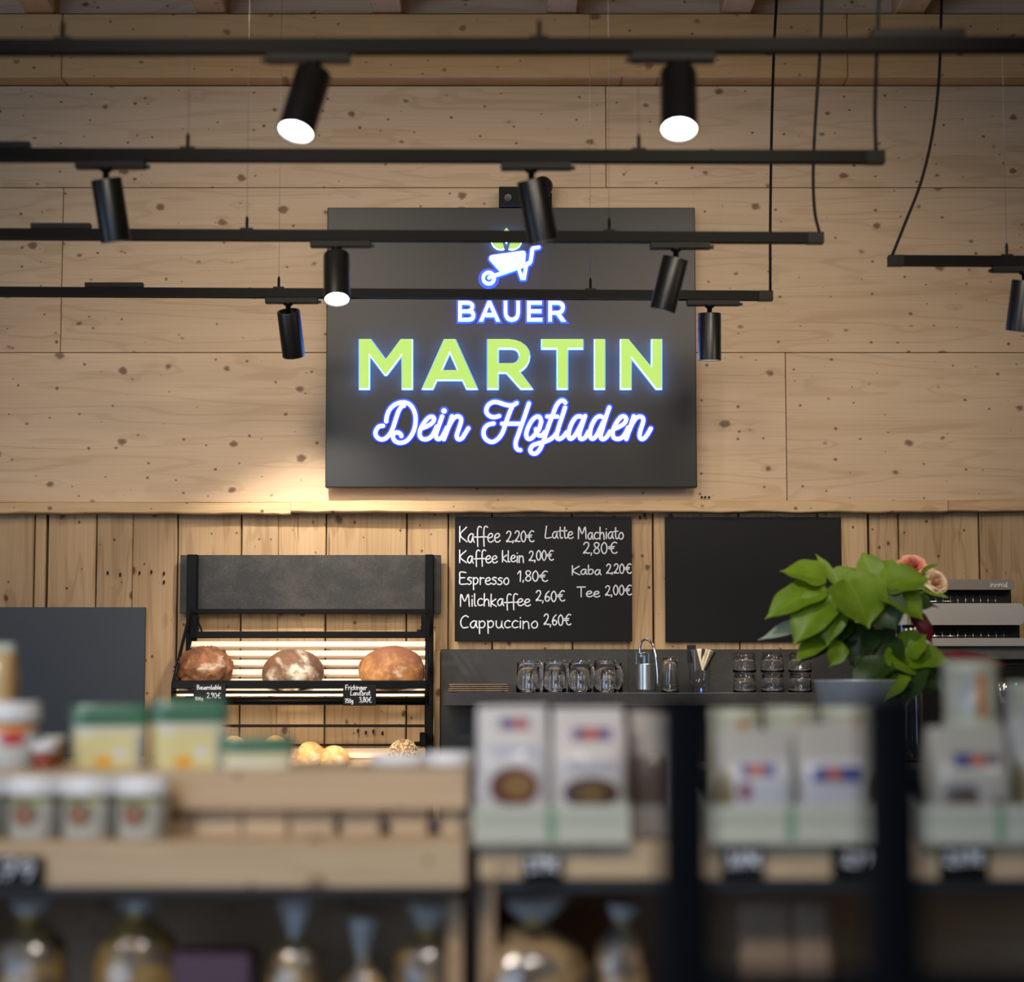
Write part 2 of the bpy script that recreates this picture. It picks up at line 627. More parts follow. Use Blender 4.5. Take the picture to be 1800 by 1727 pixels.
def add_stroke(bm, pts, r, sides=10, squash=1.0):
    """round-ended stroke lying in an x-z plane"""
    pts = [Vector(p) for p in pts]
    n = len(pts)
    Yv = Vector((0, 1, 0))
    tang = []
    for i in range(n):
        a = pts[max(0, i - 1)]
        b = pts[min(n - 1, i + 1)]
        t = b - a
        if t.length < 1e-9:
            t = Vector((1, 0, 0))
        tang.append(t.normalized())
    seq = []
    for s in (0.98, 0.75, 0.4):
        seq.append((pts[0] - tang[0] * (r * s), tang[0], r * math.sqrt(1 - s * s)))
    for p, t in zip(pts, tang):
        seq.append((p, t, r))
    for s in (0.4, 0.75, 0.98):
        seq.append((pts[-1] + tang[-1] * (r * s), tang[-1], r * math.sqrt(1 - s * s)))
    rings = []
    for p, t, rr in seq:
        nv = t.cross(Yv).normalized()
        rings.append([bm.verts.new(p + nv * (rr * math.cos(2 * math.pi * k / sides)) + Yv * (squash * rr * math.sin(2 * math.pi * k / sides))) for k in range(sides)])
    for a, b in zip(rings[:-1], rings[1:]):
        for k in range(sides):
            k2 = (k + 1) % sides
            bm.faces.new([a[k], a[k2], b[k2], b[k]])
    bm.faces.new(rings[0][::-1])
    bm.faces.new(rings[-1])


def empty(name, loc, rot=(0, 0, 0)):
    o = bpy.data.objects.new(name, None)
    o.empty_display_size = 0.05
    COL.objects.link(o)
    o.location = loc
    o.rotation_euler = rot
    return o


def tag(o, label=None, cat=None, group=None, kind=None):
    if label:
        o['label'] = label
    if cat:
        o['category'] = cat
    if group:
        o['group'] = group
    if kind:
        o['kind'] = kind
    return o


def copy_tree(o, parent=None):
    c = o.copy()
    COL.objects.link(c)
    c.parent = parent
    for ch in list(o.children):
        copy_tree(ch, c)
    return c



# ================================================================== the room
WY = 7.75                         # face of the back wall
CEIL = 4.08
floor = tag(box('floor', (-4.6, -3.1, -0.1), (4.6, 8.0, 0.0), M['floor']), 'grey tiled shop floor', 'floor', kind='structure')
ceiling = tag(box('ceiling', (-4.6, -3.1, CEIL), (4.6, 8.0, CEIL + 0.1), M['ceilwood']), 'timber ceiling above the joists', 'ceiling', kind='structure')
wl = tag(box('wall_left', (-4.6, -3.1, 0), (-4.5, 8.0, CEIL), M['sidewall']), 'timber side wall on the left', 'wall', kind='structure')
wr = tag(box('wall_right', (4.5, -3.1, 0), (4.6, 8.0, CEIL), M['sidewall']), 'timber side wall on the right', 'wall', kind='structure')
wf = tag(box('wall_front', (-4.5, -3.1, 0), (4.5, -3.0, CEIL), M['sidewall']), 'timber wall behind the viewer', 'wall', kind='structure')
# daylight windows behind and beside the viewer
M['daylight'] = emit('daylight_pane', (0.48, 0.69, 1.0), 7.0)
M['frame'] = plain('window_frame_dark', (0.03, 0.03, 0.03), 0.5)


def window(name, c, w, h, side):
    t = empty(name, c)
    tag(t, 'tall daylight shop window ' + side, 'window', kind='structure')
    if 'side wall' in side:
        lo, hi = (c[0], c[1] - w / 2, c[2] - h / 2), (c[0] + 0.01, c[1] + w / 2, c[2] + h / 2)
    else:
        lo, hi = (c[0] - w / 2, c[1], c[2] - h / 2), (c[0] + w / 2, c[1] + 0.01, c[2] + h / 2)
    box('pane', lo, hi, M['daylight'], t)
    n = max(1, round(w / 1.1))
    for k in range(n + 1):
        f = k / n
        if 'side wall' in side:
            y = c[1] - w / 2 + w * f
            box('mullion', (c[0], y - 0.03, lo[2]), (c[0] + 0.05, y + 0.03, hi[2]), M['frame'], t)
        else:
            x = c[0] - w / 2 + w * f
            box('mullion', (x - 0.03, c[1], lo[2]), (x + 0.03, c[1] + 0.05, hi[2]), M['frame'], t)
    return t


window('window_1', (-4.5, 3.6, 1.7), 0.8, 2.0, 'on the left side wall')
window('window_2', (-2.5, -3.0, 2.3), 3.4, 2.0, 'behind the viewer')

# ------------------------------------------------------------------ back wall: panels, beam, joists
wall = tag(box('wall_back', (-4.5, WY + 0.03, 0), (4.5, 8.0, CEIL), M['backing']), 'spruce panel wall with old planks below', 'wall', kind='structure')


def zz(py, Y=WY):
    return W(900, py, Y).z


def xx(px, py, Y=WY):
    return W(px, py, Y).x


def panel(x0, x1, y0, y1, mat='panel', Y=WY, name='panel', back=0.03):
    a = xx(x0, (y0 + y1) / 2, Y)
    b = xx(x1, (y0 + y1) / 2, Y)
    g = 0.0011
    return box(name, (a + g, Y, zz(y1, Y) + g), (b - g, WY + back, zz(y0, Y) - g), M[mat], wall, 0.0015)


L, R = -900, 2700
panel(L, 700, -190, 24, Y=WY - 0.02); panel(700, R, -190, 24, Y=WY - 0.02)
# row 151-331
panel(L, 1065, 151, 330); panel(1065, R, 151, 330)
# row 331-620
panel(L, 109, 330, 620); panel(109, 1905, 330, 620); panel(1905, R, 330, 620)
# row 620-880
panel(L, -420, 620, 884); panel(-420, 1382, 620, 884); panel(1382, R, 620, 884)
bt, bb = zz(24, WY - 0.1), zz(136, WY - 0.1)
for x0, x1 in ((L, 109), (109, 1490), (1490, R)):
    a, b = xx(x0, 80, WY - 0.1), xx(x1, 80, WY - 0.1)
    box('beam', (a + 0.0008, WY - 0.1, bb), (b - 0.0008, WY + 0.03, bt), M['beam'], wall, 0.004)
jz = zz(21, WY - 0.1)
for cx in (-545, -238, 69, 371, 680, 988, 1295, 1600, 1908, 2215):
    x = xx(cx, 21, WY - 0.1)
    box('joist', (x - 0.054, -3.0, jz), (x + 0.054, WY - 0.02, CEIL), M['joist'], ceiling, 0.004)

# small screw hooks left in the wall by the sign's lower right corner
hk = empty('screw_hooks', W(1240, 878, WY))
tag(hk, 'three small grey screws on the wall by the sign', 'screws')
for px in (1233, 1239, 1246):
    bm = bmesh.new()
    c = W(px, 875, WY)
    add_tube(bm, [c, c + Vector((0, -0.012, 0))], 0.002, 8)
    add_tube(bm, [c + Vector((0, -0.012, 0)), c + Vector((0, -0.014, 0))], 0.0042, 8)
    bm_obj('screw', bm, M['black'], hk)

# ledge of rough timber
ledge = empty('trim_1', (0, WY, zz(892)))
tag(ledge, 'rough timber ledge below the spruce panels', 'ledge', kind='structure')


def rough_board(name, x0, x1, y0, y1, Yf, mat, parent, seed):
    bm = bmesh.new()
    a, b = xx(x0, y0, Yf), xx(x1, y0, Yf)
    zt, zb = zz(y0, Yf), zz(y1, Yf)
    n = max(8, int((b - a) / 0.03))
    rows = []
    for i in range(n + 1):
        x = a + (b - a) * i / n
        e1 = noise.noise(Vector((x * 3.1, seed, 0))) * 0.003
        e2 = noise.noise(Vector((x * 7.3, seed, 4))) * 0.005 + noise.noise(Vector((x * 31, seed, 9))) * 0.0025
        e3 = noise.noise(Vector((x * 5.3, seed, 7))) * 0.006
        sec = [(Yf + e3, zb + 0.004 + e2), (Yf + 0.004 + e3, zb + e2), (WY + 0.03, zb + e2 * 0.3), (WY + 0.03, zt), (Yf + 0.003 + e3, zt + e1), (Yf + e3, zt - 0.003 + e1)]
        rows.append([bm.verts.new((x, y, z)) for y, z in sec])
    for p, q in zip(rows[:-1], rows[1:]):
        for k in range(6):
            k2 = (k + 1) % 6
            bm.faces.new([p[k], p[k2], q[k2], q[k]])
    bm.faces.new(rows[0])
    bm.faces.new(rows[-1][::-1])
    return bm_obj(name, bm, mat, parent)


LY = WY - 0.068
rough_board('board', L, 511, 883.5, 903, LY, M['ledge'], ledge, 1.3)
rough_board('board', 511.6, 1666, 880.5, 900, LY - 0.012, M['ledge'], ledge, 5.1)
rough_board('board', 1666.8, R, 879, 898, LY, M['ledge'], ledge, 8.7)

# old vertical planks
PY = WY - 0.004
joints = [-900, -760, -610, -470, -330, -190, -60, 60, 83, 169, 233, 312, 424, 489, 573, 715, 788, 865, 1006, 1148, 1299, 1438, 1528, 1580, 1722, 1868, 2010, 2150, 2290, 2430, 2570, 2700]
for i, (a, b) in enumerate(zip(joints[:-1], joints[1:])):
    rr = random.Random(i * 13 + 5)
    x0, x1 = xx(a, 1000, PY), xx(b, 1000, PY)
    y0 = WY - rr.uniform(0.002, 0.012)
    gap = 0.0022 if a not in (233, 489) else 0.0004
    gl = gap
    gr = 0.0022 if b not in (233, 489) else 0.0004
    if b in (1528, 83):
        gr = 0.006
    bm = bmesh.new()
    n = 14
    rows = []
    ztop, zbot = zz(899, PY), 0.0
    for k in range(n + 1):
        z = zbot + (ztop - zbot) * k / n
        wl_ = noise.noise(Vector((a * 0.1, z * 4, 1))) * 0.0016
        wr_ = noise.noise(Vector((b * 0.1, z * 4, 3))) * 0.0016
        xa, xb = x0 + gl + wl_, x1 - gr + wr_
        rows.append([bm.verts.new(v) for v in ((xa, y0 + 0.003, z), (xa + 0.003, y0, z), (xb - 0.003, y0, z), (xb, y0 + 0.003, z), (xb, WY + 0.03, z), (xa, WY + 0.03, z))])
    for p, q in zip(rows[:-1], rows[1:]):
        for k in range(6):
            k2 = (k + 1) % 6
            bm.faces.new([p[k], p[k2], q[k2], q[k]])
    bm.faces.new(rows[0][::-1])
    bm.faces.new(rows[-1])
    bm_obj('plank', bm, M['plank'], wall)

# nail holes in the old planks
for k, (px, py) in enumerate([(189, 1008), (211, 1011), (245, 1008), (266, 1006), (288, 1009), (288, 1024), (1125, 911), (1133, 906), (629, 1286), (643, 1289), (656, 1287), (672, 1290)]):
    c = W(px, py, WY - 0.013)
    bm = bmesh.new()
    add_tube(bm, [c + Vector((0, 0.012, 0.006)), c + Vector((0, 0, 0.004)), c + Vector((0, 0, -0.005))], 0.0035, 6)
    bm_obj('nail', bm, M['backing'], wall)

# ================================================================== track lighting
TRACKS = {}


def rail_between(name, a, b, w, h, mat, parent):
    """rectangular track profile with a groove along its underside"""
    d = (b - a).normalized()
    up = Vector((0, 0, 1))
    sd = Vector((0, 1, 0))
    sec = [(-w / 2, -h / 2), (-w / 2, h / 2), (w / 2, h / 2), (w / 2, -h / 2), (w * 0.24, -h / 2), (w * 0.24, -h * 0.1), (-w * 0.24, -h * 0.1), (-w * 0.24, -h / 2)]
    bm = bmesh.new()
    ra = [bm.verts.new(a + sd * s + up * t) for s, t in sec]
    rb = [bm.verts.new(b + sd * s + up * t) for s, t in sec]
    n = len(sec)
    for k in range(n):
        k2 = (k + 1) % n
        bm.faces.new([ra[k], ra[k2], rb[k2], rb[k]])
    bm.faces.new(ra)
    bm.faces.new(rb[::-1])
    return bm_obj(name, bm, mat, parent)


def track(key, Y, xa, ya, xb, yb, label, grips, boxes, caps, cable=None):
    a, b = W(xa, ya, Y), W(xb, yb, Y)
    t = empty('light_track', (a + b) / 2)
    tag(t, label, 'light track', 'ceiling light tracks')
    rail_between('rail', a, b, 0.032, 0.030, M['rail'], t)
    d = (b - a)

    def at(px):
        return a + d * ((px - xa) / (xb - xa))
    for e in caps:
        p = at(e)
        s = 1 if e == xb else -1
        box('end_cap', p + Vector((-0.045 if s > 0 else -0.002, -0.0172, -0.0165)), p + Vector((0.002 if s > 0 else 0.045, 0.0172, 0.0155)), M['black'], t, 0.001)
    for g in grips:
        p = at(g) + Vector((0, 0, 0.015))
        bm = bmesh.new()
        add_box(bm, p + Vector((-0.018, -0.011, 0)), p + Vector((0.018, 0.011, 0.006)), 0.001)
        add_tube(bm, [p + Vector((0, 0, 0.006)), p + Vector((0, 0, 0.034)), p + Vector((0, 0, 0.042))], 0.004, 8, True, [0.0045, 0.0045, 0.002])
        bm_obj('wire_gripper', bm, M['black'], t)
        tube('suspension_wire', [p + Vector((0, 0, 0.04)), Vector((p.x, p.y, CEIL + 0.01))], 0.0006, M['wire'], t, 5)
    for (p0, p1) in boxes:
        u, v = at(p0) + Vector((0, 0, 0.015)), at(p1) + Vector((0, 0, 0.015))
        box('connector', u + Vector((0, -0.014, 0)), v + Vector((0, 0.014, 0.017)), M['black'], t, 0.001)
    if cable:
        pts = [W(px, py, Y) for px, py in cable]
        last = pts[-1]
        pts.append(Vector((last.x + 0.01, last.y, CEIL + 0.01)))
        tube('cable', catmull(pts, 6), 0.0046, M['cable'], t, 8)
    TRACKS[key] = at
    return t


track(1, 4.34, -350, 84.5, 2150, 79, 'thick nearest black light track across the top of the view', [110, 948], [(1530, 1695)], [])
track(2, 5.23, -350, 272, 1553, 277, 'black light track second from the top, ending right of centre', [330, 1123], [(-60, 53)], [1553], [(1540, 264), (1538, 200), (1541, 100), (1545, 0), (1547, -60)])
track(3, 6.10, -350, 410.5, 1446, 419, 'black light track crossing the upper part of the sign', [434, 1071], [(55, 160)], [1446], [(1440, 408), (1432, 370), (1429.5, 300), (1434, 200), (1441, 100), (1445, 0), (1447, -60)])
track(4, 7.0, -350, 511.5, 1357, 520.5, 'lowest and farthest black light track crossing above the lettering', [490, 1038], [(150, 252)], [1357], [(1354, 511), (1354, 400), (1356, 250), (1360, 100), (1365, 0), (1367, -60)])
track(5, 6.48, 1562, 458.5, 2200, 462, 'short black light track entering from the right edge', [1770], [], [1562], [(1568, 450), (1590, 395), (1619, 320), (1640, 230), (1651, 130), (1655, 0), (1656, -60)])


def spotlight(key, px, lat, tilt, label, on, power=0.0, size=50, flip=False):
    """lat: lean to the right in degrees, tilt: lean of the beam towards the wall (+) or the viewer (-)"""
    p = TRACKS[key](px) + Vector((0, 0, -0.015))
    t = empty('spotlight', p)
    tag(t, label, 'spotlight', 'black cylinder track spotlights')
    s = -1 if flip else 1
    bm = bmesh.new()
    x0, x1 = sorted((-0.075 * s, 0.098 * s))
    add_box(bm, p + Vector((x0, -0.015, -0.019)), p + Vector((x1, 0.015, 0.0)), 0.0015)
    x2, x3 = sorted((0.096 * s, 0.108 * s))
    add_box(bm, p + Vector((x2, -0.006, -0.018)), p + Vector((x3, 0.006, -0.010)))
    bm_obj('adapter', bm, M['black'], t)
    bm = bmesh.new()
    add_lathe(bm, [(0.0, -0.018), (0.017, -0.018), (0.015, -0.024), (0.0085, -0.027), (0.0075, -0.052), (0.0, -0.052)], 16, p)
    bm_obj('stem', bm, M['black'], t, True)
    # body, written along -z from its pivot just under the stem
    piv = empty('tmp', p + Vector((0, 0, -0.040)))
    d = Vector((math.tan(math.radians(lat)), math.tan(math.radians(tilt)), -1)).normalized()
    q = d.to_track_quat('-Z', 'Y')
    Rm = Matrix.Translation(piv.location) @ q.to_matrix().to_4x4()
    bpy.data.objects.remove(piv)
    r, ln = 0.0375, 0.158
    bm = bmesh.new()
    add_lathe(bm, [(0.0, -0.012), (0.030, -0.012), (0.030, -0.004), (r - 0.001, -0.004), (r, -0.006), (r, -ln), (r - 0.0015, -ln - 0.001), (0.0335, -ln), (0.0335, -ln + 0.006)], 40)
    bmesh.ops.transform(bm, matrix=Rm, verts=bm.verts)
    body = bm_obj('body', bm, M['lampblack'], t, True)
    autosmooth(body, 40)
    bm = bmesh.new()
    add_lathe(bm, [(0.0335, -ln + 0.006), (0.031, -ln + 0.012), (0.029, -ln + 0.016)], 32)
    bmesh.ops.transform(bm, matrix=Rm, verts=bm.verts)
    bm_obj('reflector', bm, M['reflector'], body, True)
    bm = bmesh.new()
    add_lathe(bm, [(0.0335, -ln + 0.0075), (0.018, -ln + 0.0045), (0.0, -ln + 0.0035)], 32)
    bmesh.ops.transform(bm, matrix=Rm, verts=bm.verts)
    bm_obj('lens', bm, M['lens'] if on else M['lens'], body, True)
    if power:
        l = spot_lamp('spotlight_beam', (0, 0, 0), None, power, size, 0.6, 0.03, (1.0, 0.91, 0.78))
        l.matrix_basis = Rm @ Matrix.Translation((0, 0, -ln - 0.004))
        attach(l, body)
    return t


spotlight(1, 552, -12, -24, 'lit black spotlight on the nearest track, left of centre', True, 14, 55, True)
spotlight(1, 1192, -2, -27, 'lit black spotlight on the nearest track, right of centre', True, 14, 55, True)
spotlight(2, 187, 8, 12, 'unlit-looking black spotlight at the upper left, leaning right', True, 10, 50)
spotlight(2, 934, 11, 10, 'black spotlight hanging in front of the top of the sign', True, 10, 46)
spotlight(3, 592, 3, -25, 'lit black spotlight over the left edge of the sign', True, 14, 55)
spotlight(3, 1188, -14, 9, 'black spotlight leaning left over the right edge of the sign', True, 55, 60)
spotlight(4, 507, 5, 27, 'black spotlight above the bread rack, left of the sign', True, 60, 94)
spotlight(4, 1247, 0, 4, 'upright black spotlight hanging just right of the sign', True, 48, 88)
spotlight(5, 1800, -6, 12, 'black spotlight cut off by the right edge of the view', True, 10, 50, True)

# ================================================================== illuminated sign
SY = 7.665                         # front of the sign panel
sign = empty('shop_sign', W(897, 857, SY + 0.02))
tag(sign, 'large dark illuminated sign reading BAUER MARTIN Dein Hofladen', 'sign')
a, b = W(571.5, 857, SY), W(1221.5, 365, SY)
bm = bmesh.new()
add_box(bm, (a.x, SY, a.z), (b.x, SY + 0.038, b.z), 0.0025, 2)
bm_obj('panel', bm, M['sign'], sign)
for px in (640, 1160):
    for py in (430, 800):
        c = W(px, py, SY)
        box('bracket', c + Vector((-0.03, 0.038, -0.03)), c + Vector((0.03, WY - SY, 0.03)), M['black'], sign)
M['white_face'] = emit('letter_white_face', (1.0, 1.0, 1.0), 1.25)
M['green_face'] = emit('letter_green_face', (0.50, 0.80, 0.13), 1.0)
M['blue_side'] = emit('letter_blue_side', (0.012, 0.05, 1.0), 30.0)
M['cool_side'] = emit('letter_cool_side', (0.12, 0.36, 1.0), 34.0)
M['blue_back'] = emit('letter_blue_back', (0.010, 0.045, 1.0), 1.6)
M['cool_back'] = emit('letter_cool_back', (0.05, 0.17, 0.9), 0.8)

LF = SY - 0.030                    # front of the letters


def conv(scale, ox, oy, Y):
    def f(p):
        w = W(ox + p[0] / scale, oy + p[1] / scale, Y)
        return (w.x, w.z)
    return f


f5 = conv(1800 / 580, 610, 580, LF)
martin = {
    'M': [[(66, 50), (128, 50), (210, 162), (293, 50), (355, 50), (355, 320), (300, 320), (300, 130), (215, 243), (205, 243), (120, 130), (120, 320), (66, 320)]],
    'A': [[(530, 50), (590, 50), (710, 320), (652, 320), (630, 272), (488, 272), (467, 320), (410, 320)], [(560, 118), (605, 220), (515, 220)]],
    'R': [[(767, 50), (880, 50), (915, 54), (948, 66), (975, 86), (992, 112), (997, 140), (992, 168), (978, 195), (960, 213), (940, 225), (1012, 320), (948, 320), (870, 232), (824, 232), (824, 320), (767, 320)],
          [(824, 100), (900, 100), (920, 104), (935, 117), (942, 140), (935, 163), (920, 177), (900, 182), (824, 182)]],
    'T': [[(1062, 50), (1287, 50), (1287, 100), (1203, 100), (1203, 320), (1147, 320), (1147, 100), (1062, 100)]],
    'I': [[(1351, 50), (1406, 50), (1406, 320), (1351, 320)]],
    'N': [[(1493, 50), (1535, 50), (1663, 205), (1663, 50), (1718, 50), (1718, 320), (1688, 320), (1550, 145), (1550, 320), (1493, 320)]],
}
for ch, ols in martin.items():
    o = poly_solid('letter', [[f5(p) for p in ol] for ol in ols], LF, SY - 0.002, M['green_face'], M['cool_side'], sign)
    o['label'] = 'green glowing letter ' + ch
    poly_solid('glow_plate', [[f5(p) for p in ol] for ol in ols], SY - 0.004, SY - 0.0015, M['cool_back'], M['cool_back'], sign, 0.0045)
LF2 = SY - 0.022
f4 = conv(1800 / 220, 790, 380, LF2)
bauer = {
    'B': [[(125, 1218), (262, 1218), (300, 1224), (334, 1242), (353, 1268), (357, 1295), (352, 1322), (336, 1346), (358, 1372), (370, 1400), (372, 1430), (364, 1465), (342, 1493), (308, 1508), (275, 1512), (125, 1512)],
          [(178, 1268), (258, 1268), (285, 1273), (302, 1288), (304, 1308), (294, 1330), (270, 1341), (178, 1342)],
          [(178, 1390), (270, 1390), (300, 1397), (316, 1413), (318, 1432), (308, 1451), (285, 1462), (178, 1463)]],
    'A': [[(550, 1218), (598, 1218), (728, 1512), (672, 1512), (645, 1447), (507, 1447), (482, 1512), (425, 1512)], [(573, 1290), (617, 1392), (530, 1392)]],
    'U': [[(780, 1218), (832, 1218), (832, 1380), (838, 1420), (860, 1450), (897, 1464), (935, 1450), (956, 1420), (962, 1380), (962, 1218), (1015, 1218), (1015, 1385), (1005, 1440), (980, 1482), (945, 1505), (897, 1515), (850, 1505), (815, 1482), (790, 1440), (780, 1385)]],
    'E': [[(1115, 1218), (1330, 1218), (1330, 1268), (1168, 1268), (1168, 1340), (1325, 1340), (1325, 1390), (1168, 1390), (1168, 1463), (1337, 1463), (1337, 1512), (1115, 1512)]],
    'R': [[(1422, 1218), (1560, 1218), (1600, 1223), (1635, 1243), (1655, 1275), (1661, 1310), (1655, 1345), (1636, 1380), (1600, 1404), (1675, 1512), (1610, 1512), (1535, 1412), (1475, 1412), (1475, 1512), (1422, 1512)],
          [(1475, 1268), (1555, 1268), (1585, 1275), (1603, 1293), (1606, 1315), (1600, 1338), (1582, 1357), (1555, 1363), (1475, 1363)]],
}
for ch, ols in bauer.items():
    o = poly_solid('letter', [[f4(p) for p in ol] for ol in ols], LF2, SY - 0.002, M['white_face'], M['blue_side'], sign)
    o['label'] = 'white glowing letter ' + ch + ' with a blue edge'
    poly_solid('glow_plate', [[f4(p) for p in ol] for ol in ols], SY - 0.005, SY - 0.0015, M['blue_back'], M['blue_back'], sign, 0.0065)
# wheelbarrow emblem
tray = [(575, 585), (600, 562), (1060, 498), (1088, 508), (1100, 545), (1088, 665), (1140, 645), (1165, 465), (1190, 437), (1295, 422), (1312, 442), (1298, 462), (1222, 478), (1196, 645), (1170, 690), (1130, 712), (1098, 905), (1085, 912), (1035, 912), (1020, 905), (975, 768), (620, 890), (565, 908), (540, 888), (555, 862), (650, 826), (730, 800), (570, 620)]
o = poly_solid('wheelbarrow_emblem', [[f4(p) for p in tray], [f4(p) for p in [(1020, 752), (1075, 732), (1052, 838)]]], LF2, SY - 0.002, M['white_face'], M['blue_side'], sign)
o['label'] = 'white glowing wheelbarrow symbol'
poly_solid('glow_plate', [[f4(p) for p in tray]], SY - 0.005, SY - 0.0015, M['blue_back'], M['blue_back'], sign, 0.0065)
poly_solid('glow_plate', [[f4((565 + 150 * math.cos(k * math.pi / 18), 888 + 150 * math.sin(k * math.pi / 18))) for k in range(36)]], SY - 0.0048, SY - 0.0012, M['blue_back'], M['blue_back'], sign)
circ = [[(565 + r * math.cos(k * math.pi / 18), 888 + r * math.sin(k * math.pi / 18)) for k in range(36)] for r in (104, 55)]
poly_solid('wheel_emblem', [[f4(p) for p in c] for c in circ], LF2 + 0.001, SY - 0.002, M['white_face'], M['blue_side'], sign)
lf = [(585, 250), (640, 252), (705, 290), (750, 345), (775, 410), (788, 470), (740, 478), (690, 468), (640, 438), (610, 390), (595, 330)]
ctr = [(820, 165), (850, 200), (872, 250), (868, 300), (848, 345), (820, 385), (792, 345), (772, 300), (768, 250), (790, 200)]
for sh in (lf, [(1640 - x, y) for x, y in lf][::-1], ctr):
    o = poly_solid('leaf_emblem', [[f4(p) for p in sh]], LF2, SY - 0.002, M['green_face'], M['cool_side'], sign)
# script line
S1 = lambda p: (640 + p[0] / 9, 690 + p[1] / 9)
S2 = lambda p: (840 + p[0] / 11.25, 690 + p[1] / 11.25)
S3 = lambda p: (980 + p[0] / 10, 690 + p[1] / 10)
script = {
    'Dein': (S1, [
        [(300, 530), (230, 545), (182, 620), (190, 690), (250, 742), (330, 735), (400, 670), (450, 580), (500, 430), (545, 300), (590, 230), (630, 212)],
        [(350, 460), (360, 380), (400, 280), (480, 200), (580, 162), (680, 170), (750, 222), (800, 320), (815, 430), (800, 560), (750, 680), (670, 770), (570, 800), (490, 770), (455, 700), (480, 650), (530, 635), (575, 660), (590, 692)],
        [(925, 565), (1010, 530), (1080, 480), (1108, 425), (1080, 387), (1020, 402), (950, 480), (890, 590), (880, 680), (920, 735), (990, 742), (1060, 705), (1110, 630), (1150, 540)],
        [(1235, 380), (1190, 510), (1142, 650), (1142, 715), (1180, 742), (1230, 710), (1270, 640), (1310, 560)],
        [(1390, 380), (1335, 550), (1262, 742)],
        [(1300, 640), (1360, 500), (1420, 410), (1480, 380), (1530, 410), (1530, 480), (1490, 600), (1465, 690), (1490, 742), (1545, 730), (1590, 665), (1650, 570)]]),
    'Hofladen': (S2, [
        [(420, 470), (340, 490), (250, 478), (182, 420), (167, 340), (210, 250), (300, 197), (400, 200), (520, 240), (640, 262), (700, 252), (765, 215)],
        [(690, 255), (640, 370), (590, 500), (540, 650), (490, 790), (420, 900), (330, 970), (250, 980), (160, 930), (112, 830), (130, 720), (200, 645), (312, 617)],
        [(480, 622), (660, 622), (840, 622)],
        [(1010, 222), (950, 400), (880, 600), (800, 830), (752, 970), (750, 1070), (785, 1130), (840, 1145)],
        [(1255, 580), (1225, 495), (1165, 482), (1080, 545), (1000, 680), (957, 820), (980, 908), (1040, 920), (1115, 855), (1205, 735), (1255, 580)],
        [(1150, 730), (1160, 800), (1200, 850), (1265, 850), (1325, 785)],
        [(1730, 205), (1690, 167), (1620, 180), (1550, 270), (1490, 420), (1420, 600), (1350, 800), (1290, 980), (1230, 1120), (1150, 1208), (1065, 1200), (1037, 1130), (1090, 1050), (1200, 1010), (1320, 978), (1440, 925), (1530, 845), (1590, 740)],
        [(1372, 480), (1470, 480), (1570, 480)],
        [(1725, 300), (1670, 470), (1600, 680), (1562, 830), (1572, 908), (1620, 922), (1690, 878), (1760, 790)]]),
    'laden': (S3, [
        [(440, 440), (390, 422), (320, 445), (250, 545), (202, 680), (197, 780), (232, 818), (290, 778), (350, 690), (420, 560), (485, 418)],
        [(485, 418), (430, 580), (387, 720), (392, 798), (430, 822), (490, 788), (545, 690)],
        [(800, 440), (740, 422), (670, 462), (602, 580), (572, 700), (577, 788), (620, 818), (680, 768), (740, 660), (805, 520)],
        [(910, 268), (850, 440), (790, 640), (757, 760), (770, 812), (812, 822), (870, 778), (925, 690)],
        [(1010, 640), (1090, 602), (1170, 550), (1208, 475), (1180, 428), (1120, 432), (1050, 512), (992, 620), (967, 720), (992, 798), (1060, 822), (1130, 798), (1190, 728), (1240, 620)],
        [(1340, 422), (1288, 580), (1210, 822)],
        [(1250, 700), (1310, 560), (1380, 455), (1450, 427), (1503, 455), (1503, 530), (1460, 660), (1442, 760), (1467, 818), (1520, 812), (1580, 740), (1640, 637)]]),
}
for word, (fn, strokes) in script.items():
    for layer, (yy, rad, mt) in enumerate(((SY - 0.017, 0.0077, 'white_face'), (SY - 0.0042, 0.0135, 'blue_back'))):
        bm = bmesh.new()
        for st in strokes:
            px = [fn(p) for p in st]
            pts = catmull([W(x, y, yy) for x, y in px], 5)
            add_stroke(bm, pts, rad, 10, 1.0 if layer == 0 else 0.18)
        if word == 'Dein':
            c = W(*fn((1265, 295)), yy)
            k = 1.25
            add_stroke(bm, [c + Vector((-0.0005, 0, 0)), c + Vector((0.0005, 0, 0))], rad * k, 14, 1.0 if layer == 0 else 0.18)
        o = bm_obj('script_lettering' if layer == 0 else 'light_strip', bm, M[mt], sign, True)
        o['label'] = ('white glowing script lettering ' if layer == 0 else 'blue light strip behind the script ') + word

# camera box above the sign
cambox = empty('security_camera', W(921, 365, WY - 0.03))
tag(cambox, 'black wall camera with a round swivel head above the sign', 'camera')
a, b = W(877, 365, 7.66), W(945, 328, 7.66)
box('housing', (a.x, 7.66, W(900, 365, SY).z + 0.002), (b.x, WY, b.z), M['black'], cambox, 0.002)
c = W(893, 347, 7.66)
bm = bmesh.new()
add_lathe(bm, [(0.0, 0), (0.016, 0), (0.016, 0.003), (0.012, 0.003), (0.0, 0.001)], 20)
bmesh.ops.transform(bm, matrix=Matrix.Translation(c) @ Matrix.Rotation(math.pi / 2, 4, 'X'), verts=bm.verts)
bm_obj('socket', bm, M['lampblack'], cambox, True)
c = W(954, 328, 7.64)
bm = bmesh.new()
bmesh.ops.create_uvsphere(bm, u_segments=24, v_segments=14, radius=0.037, matrix=Matrix.Translation(c))
bm_obj('swivel_head', bm, M['machine_black'], cambox, True)
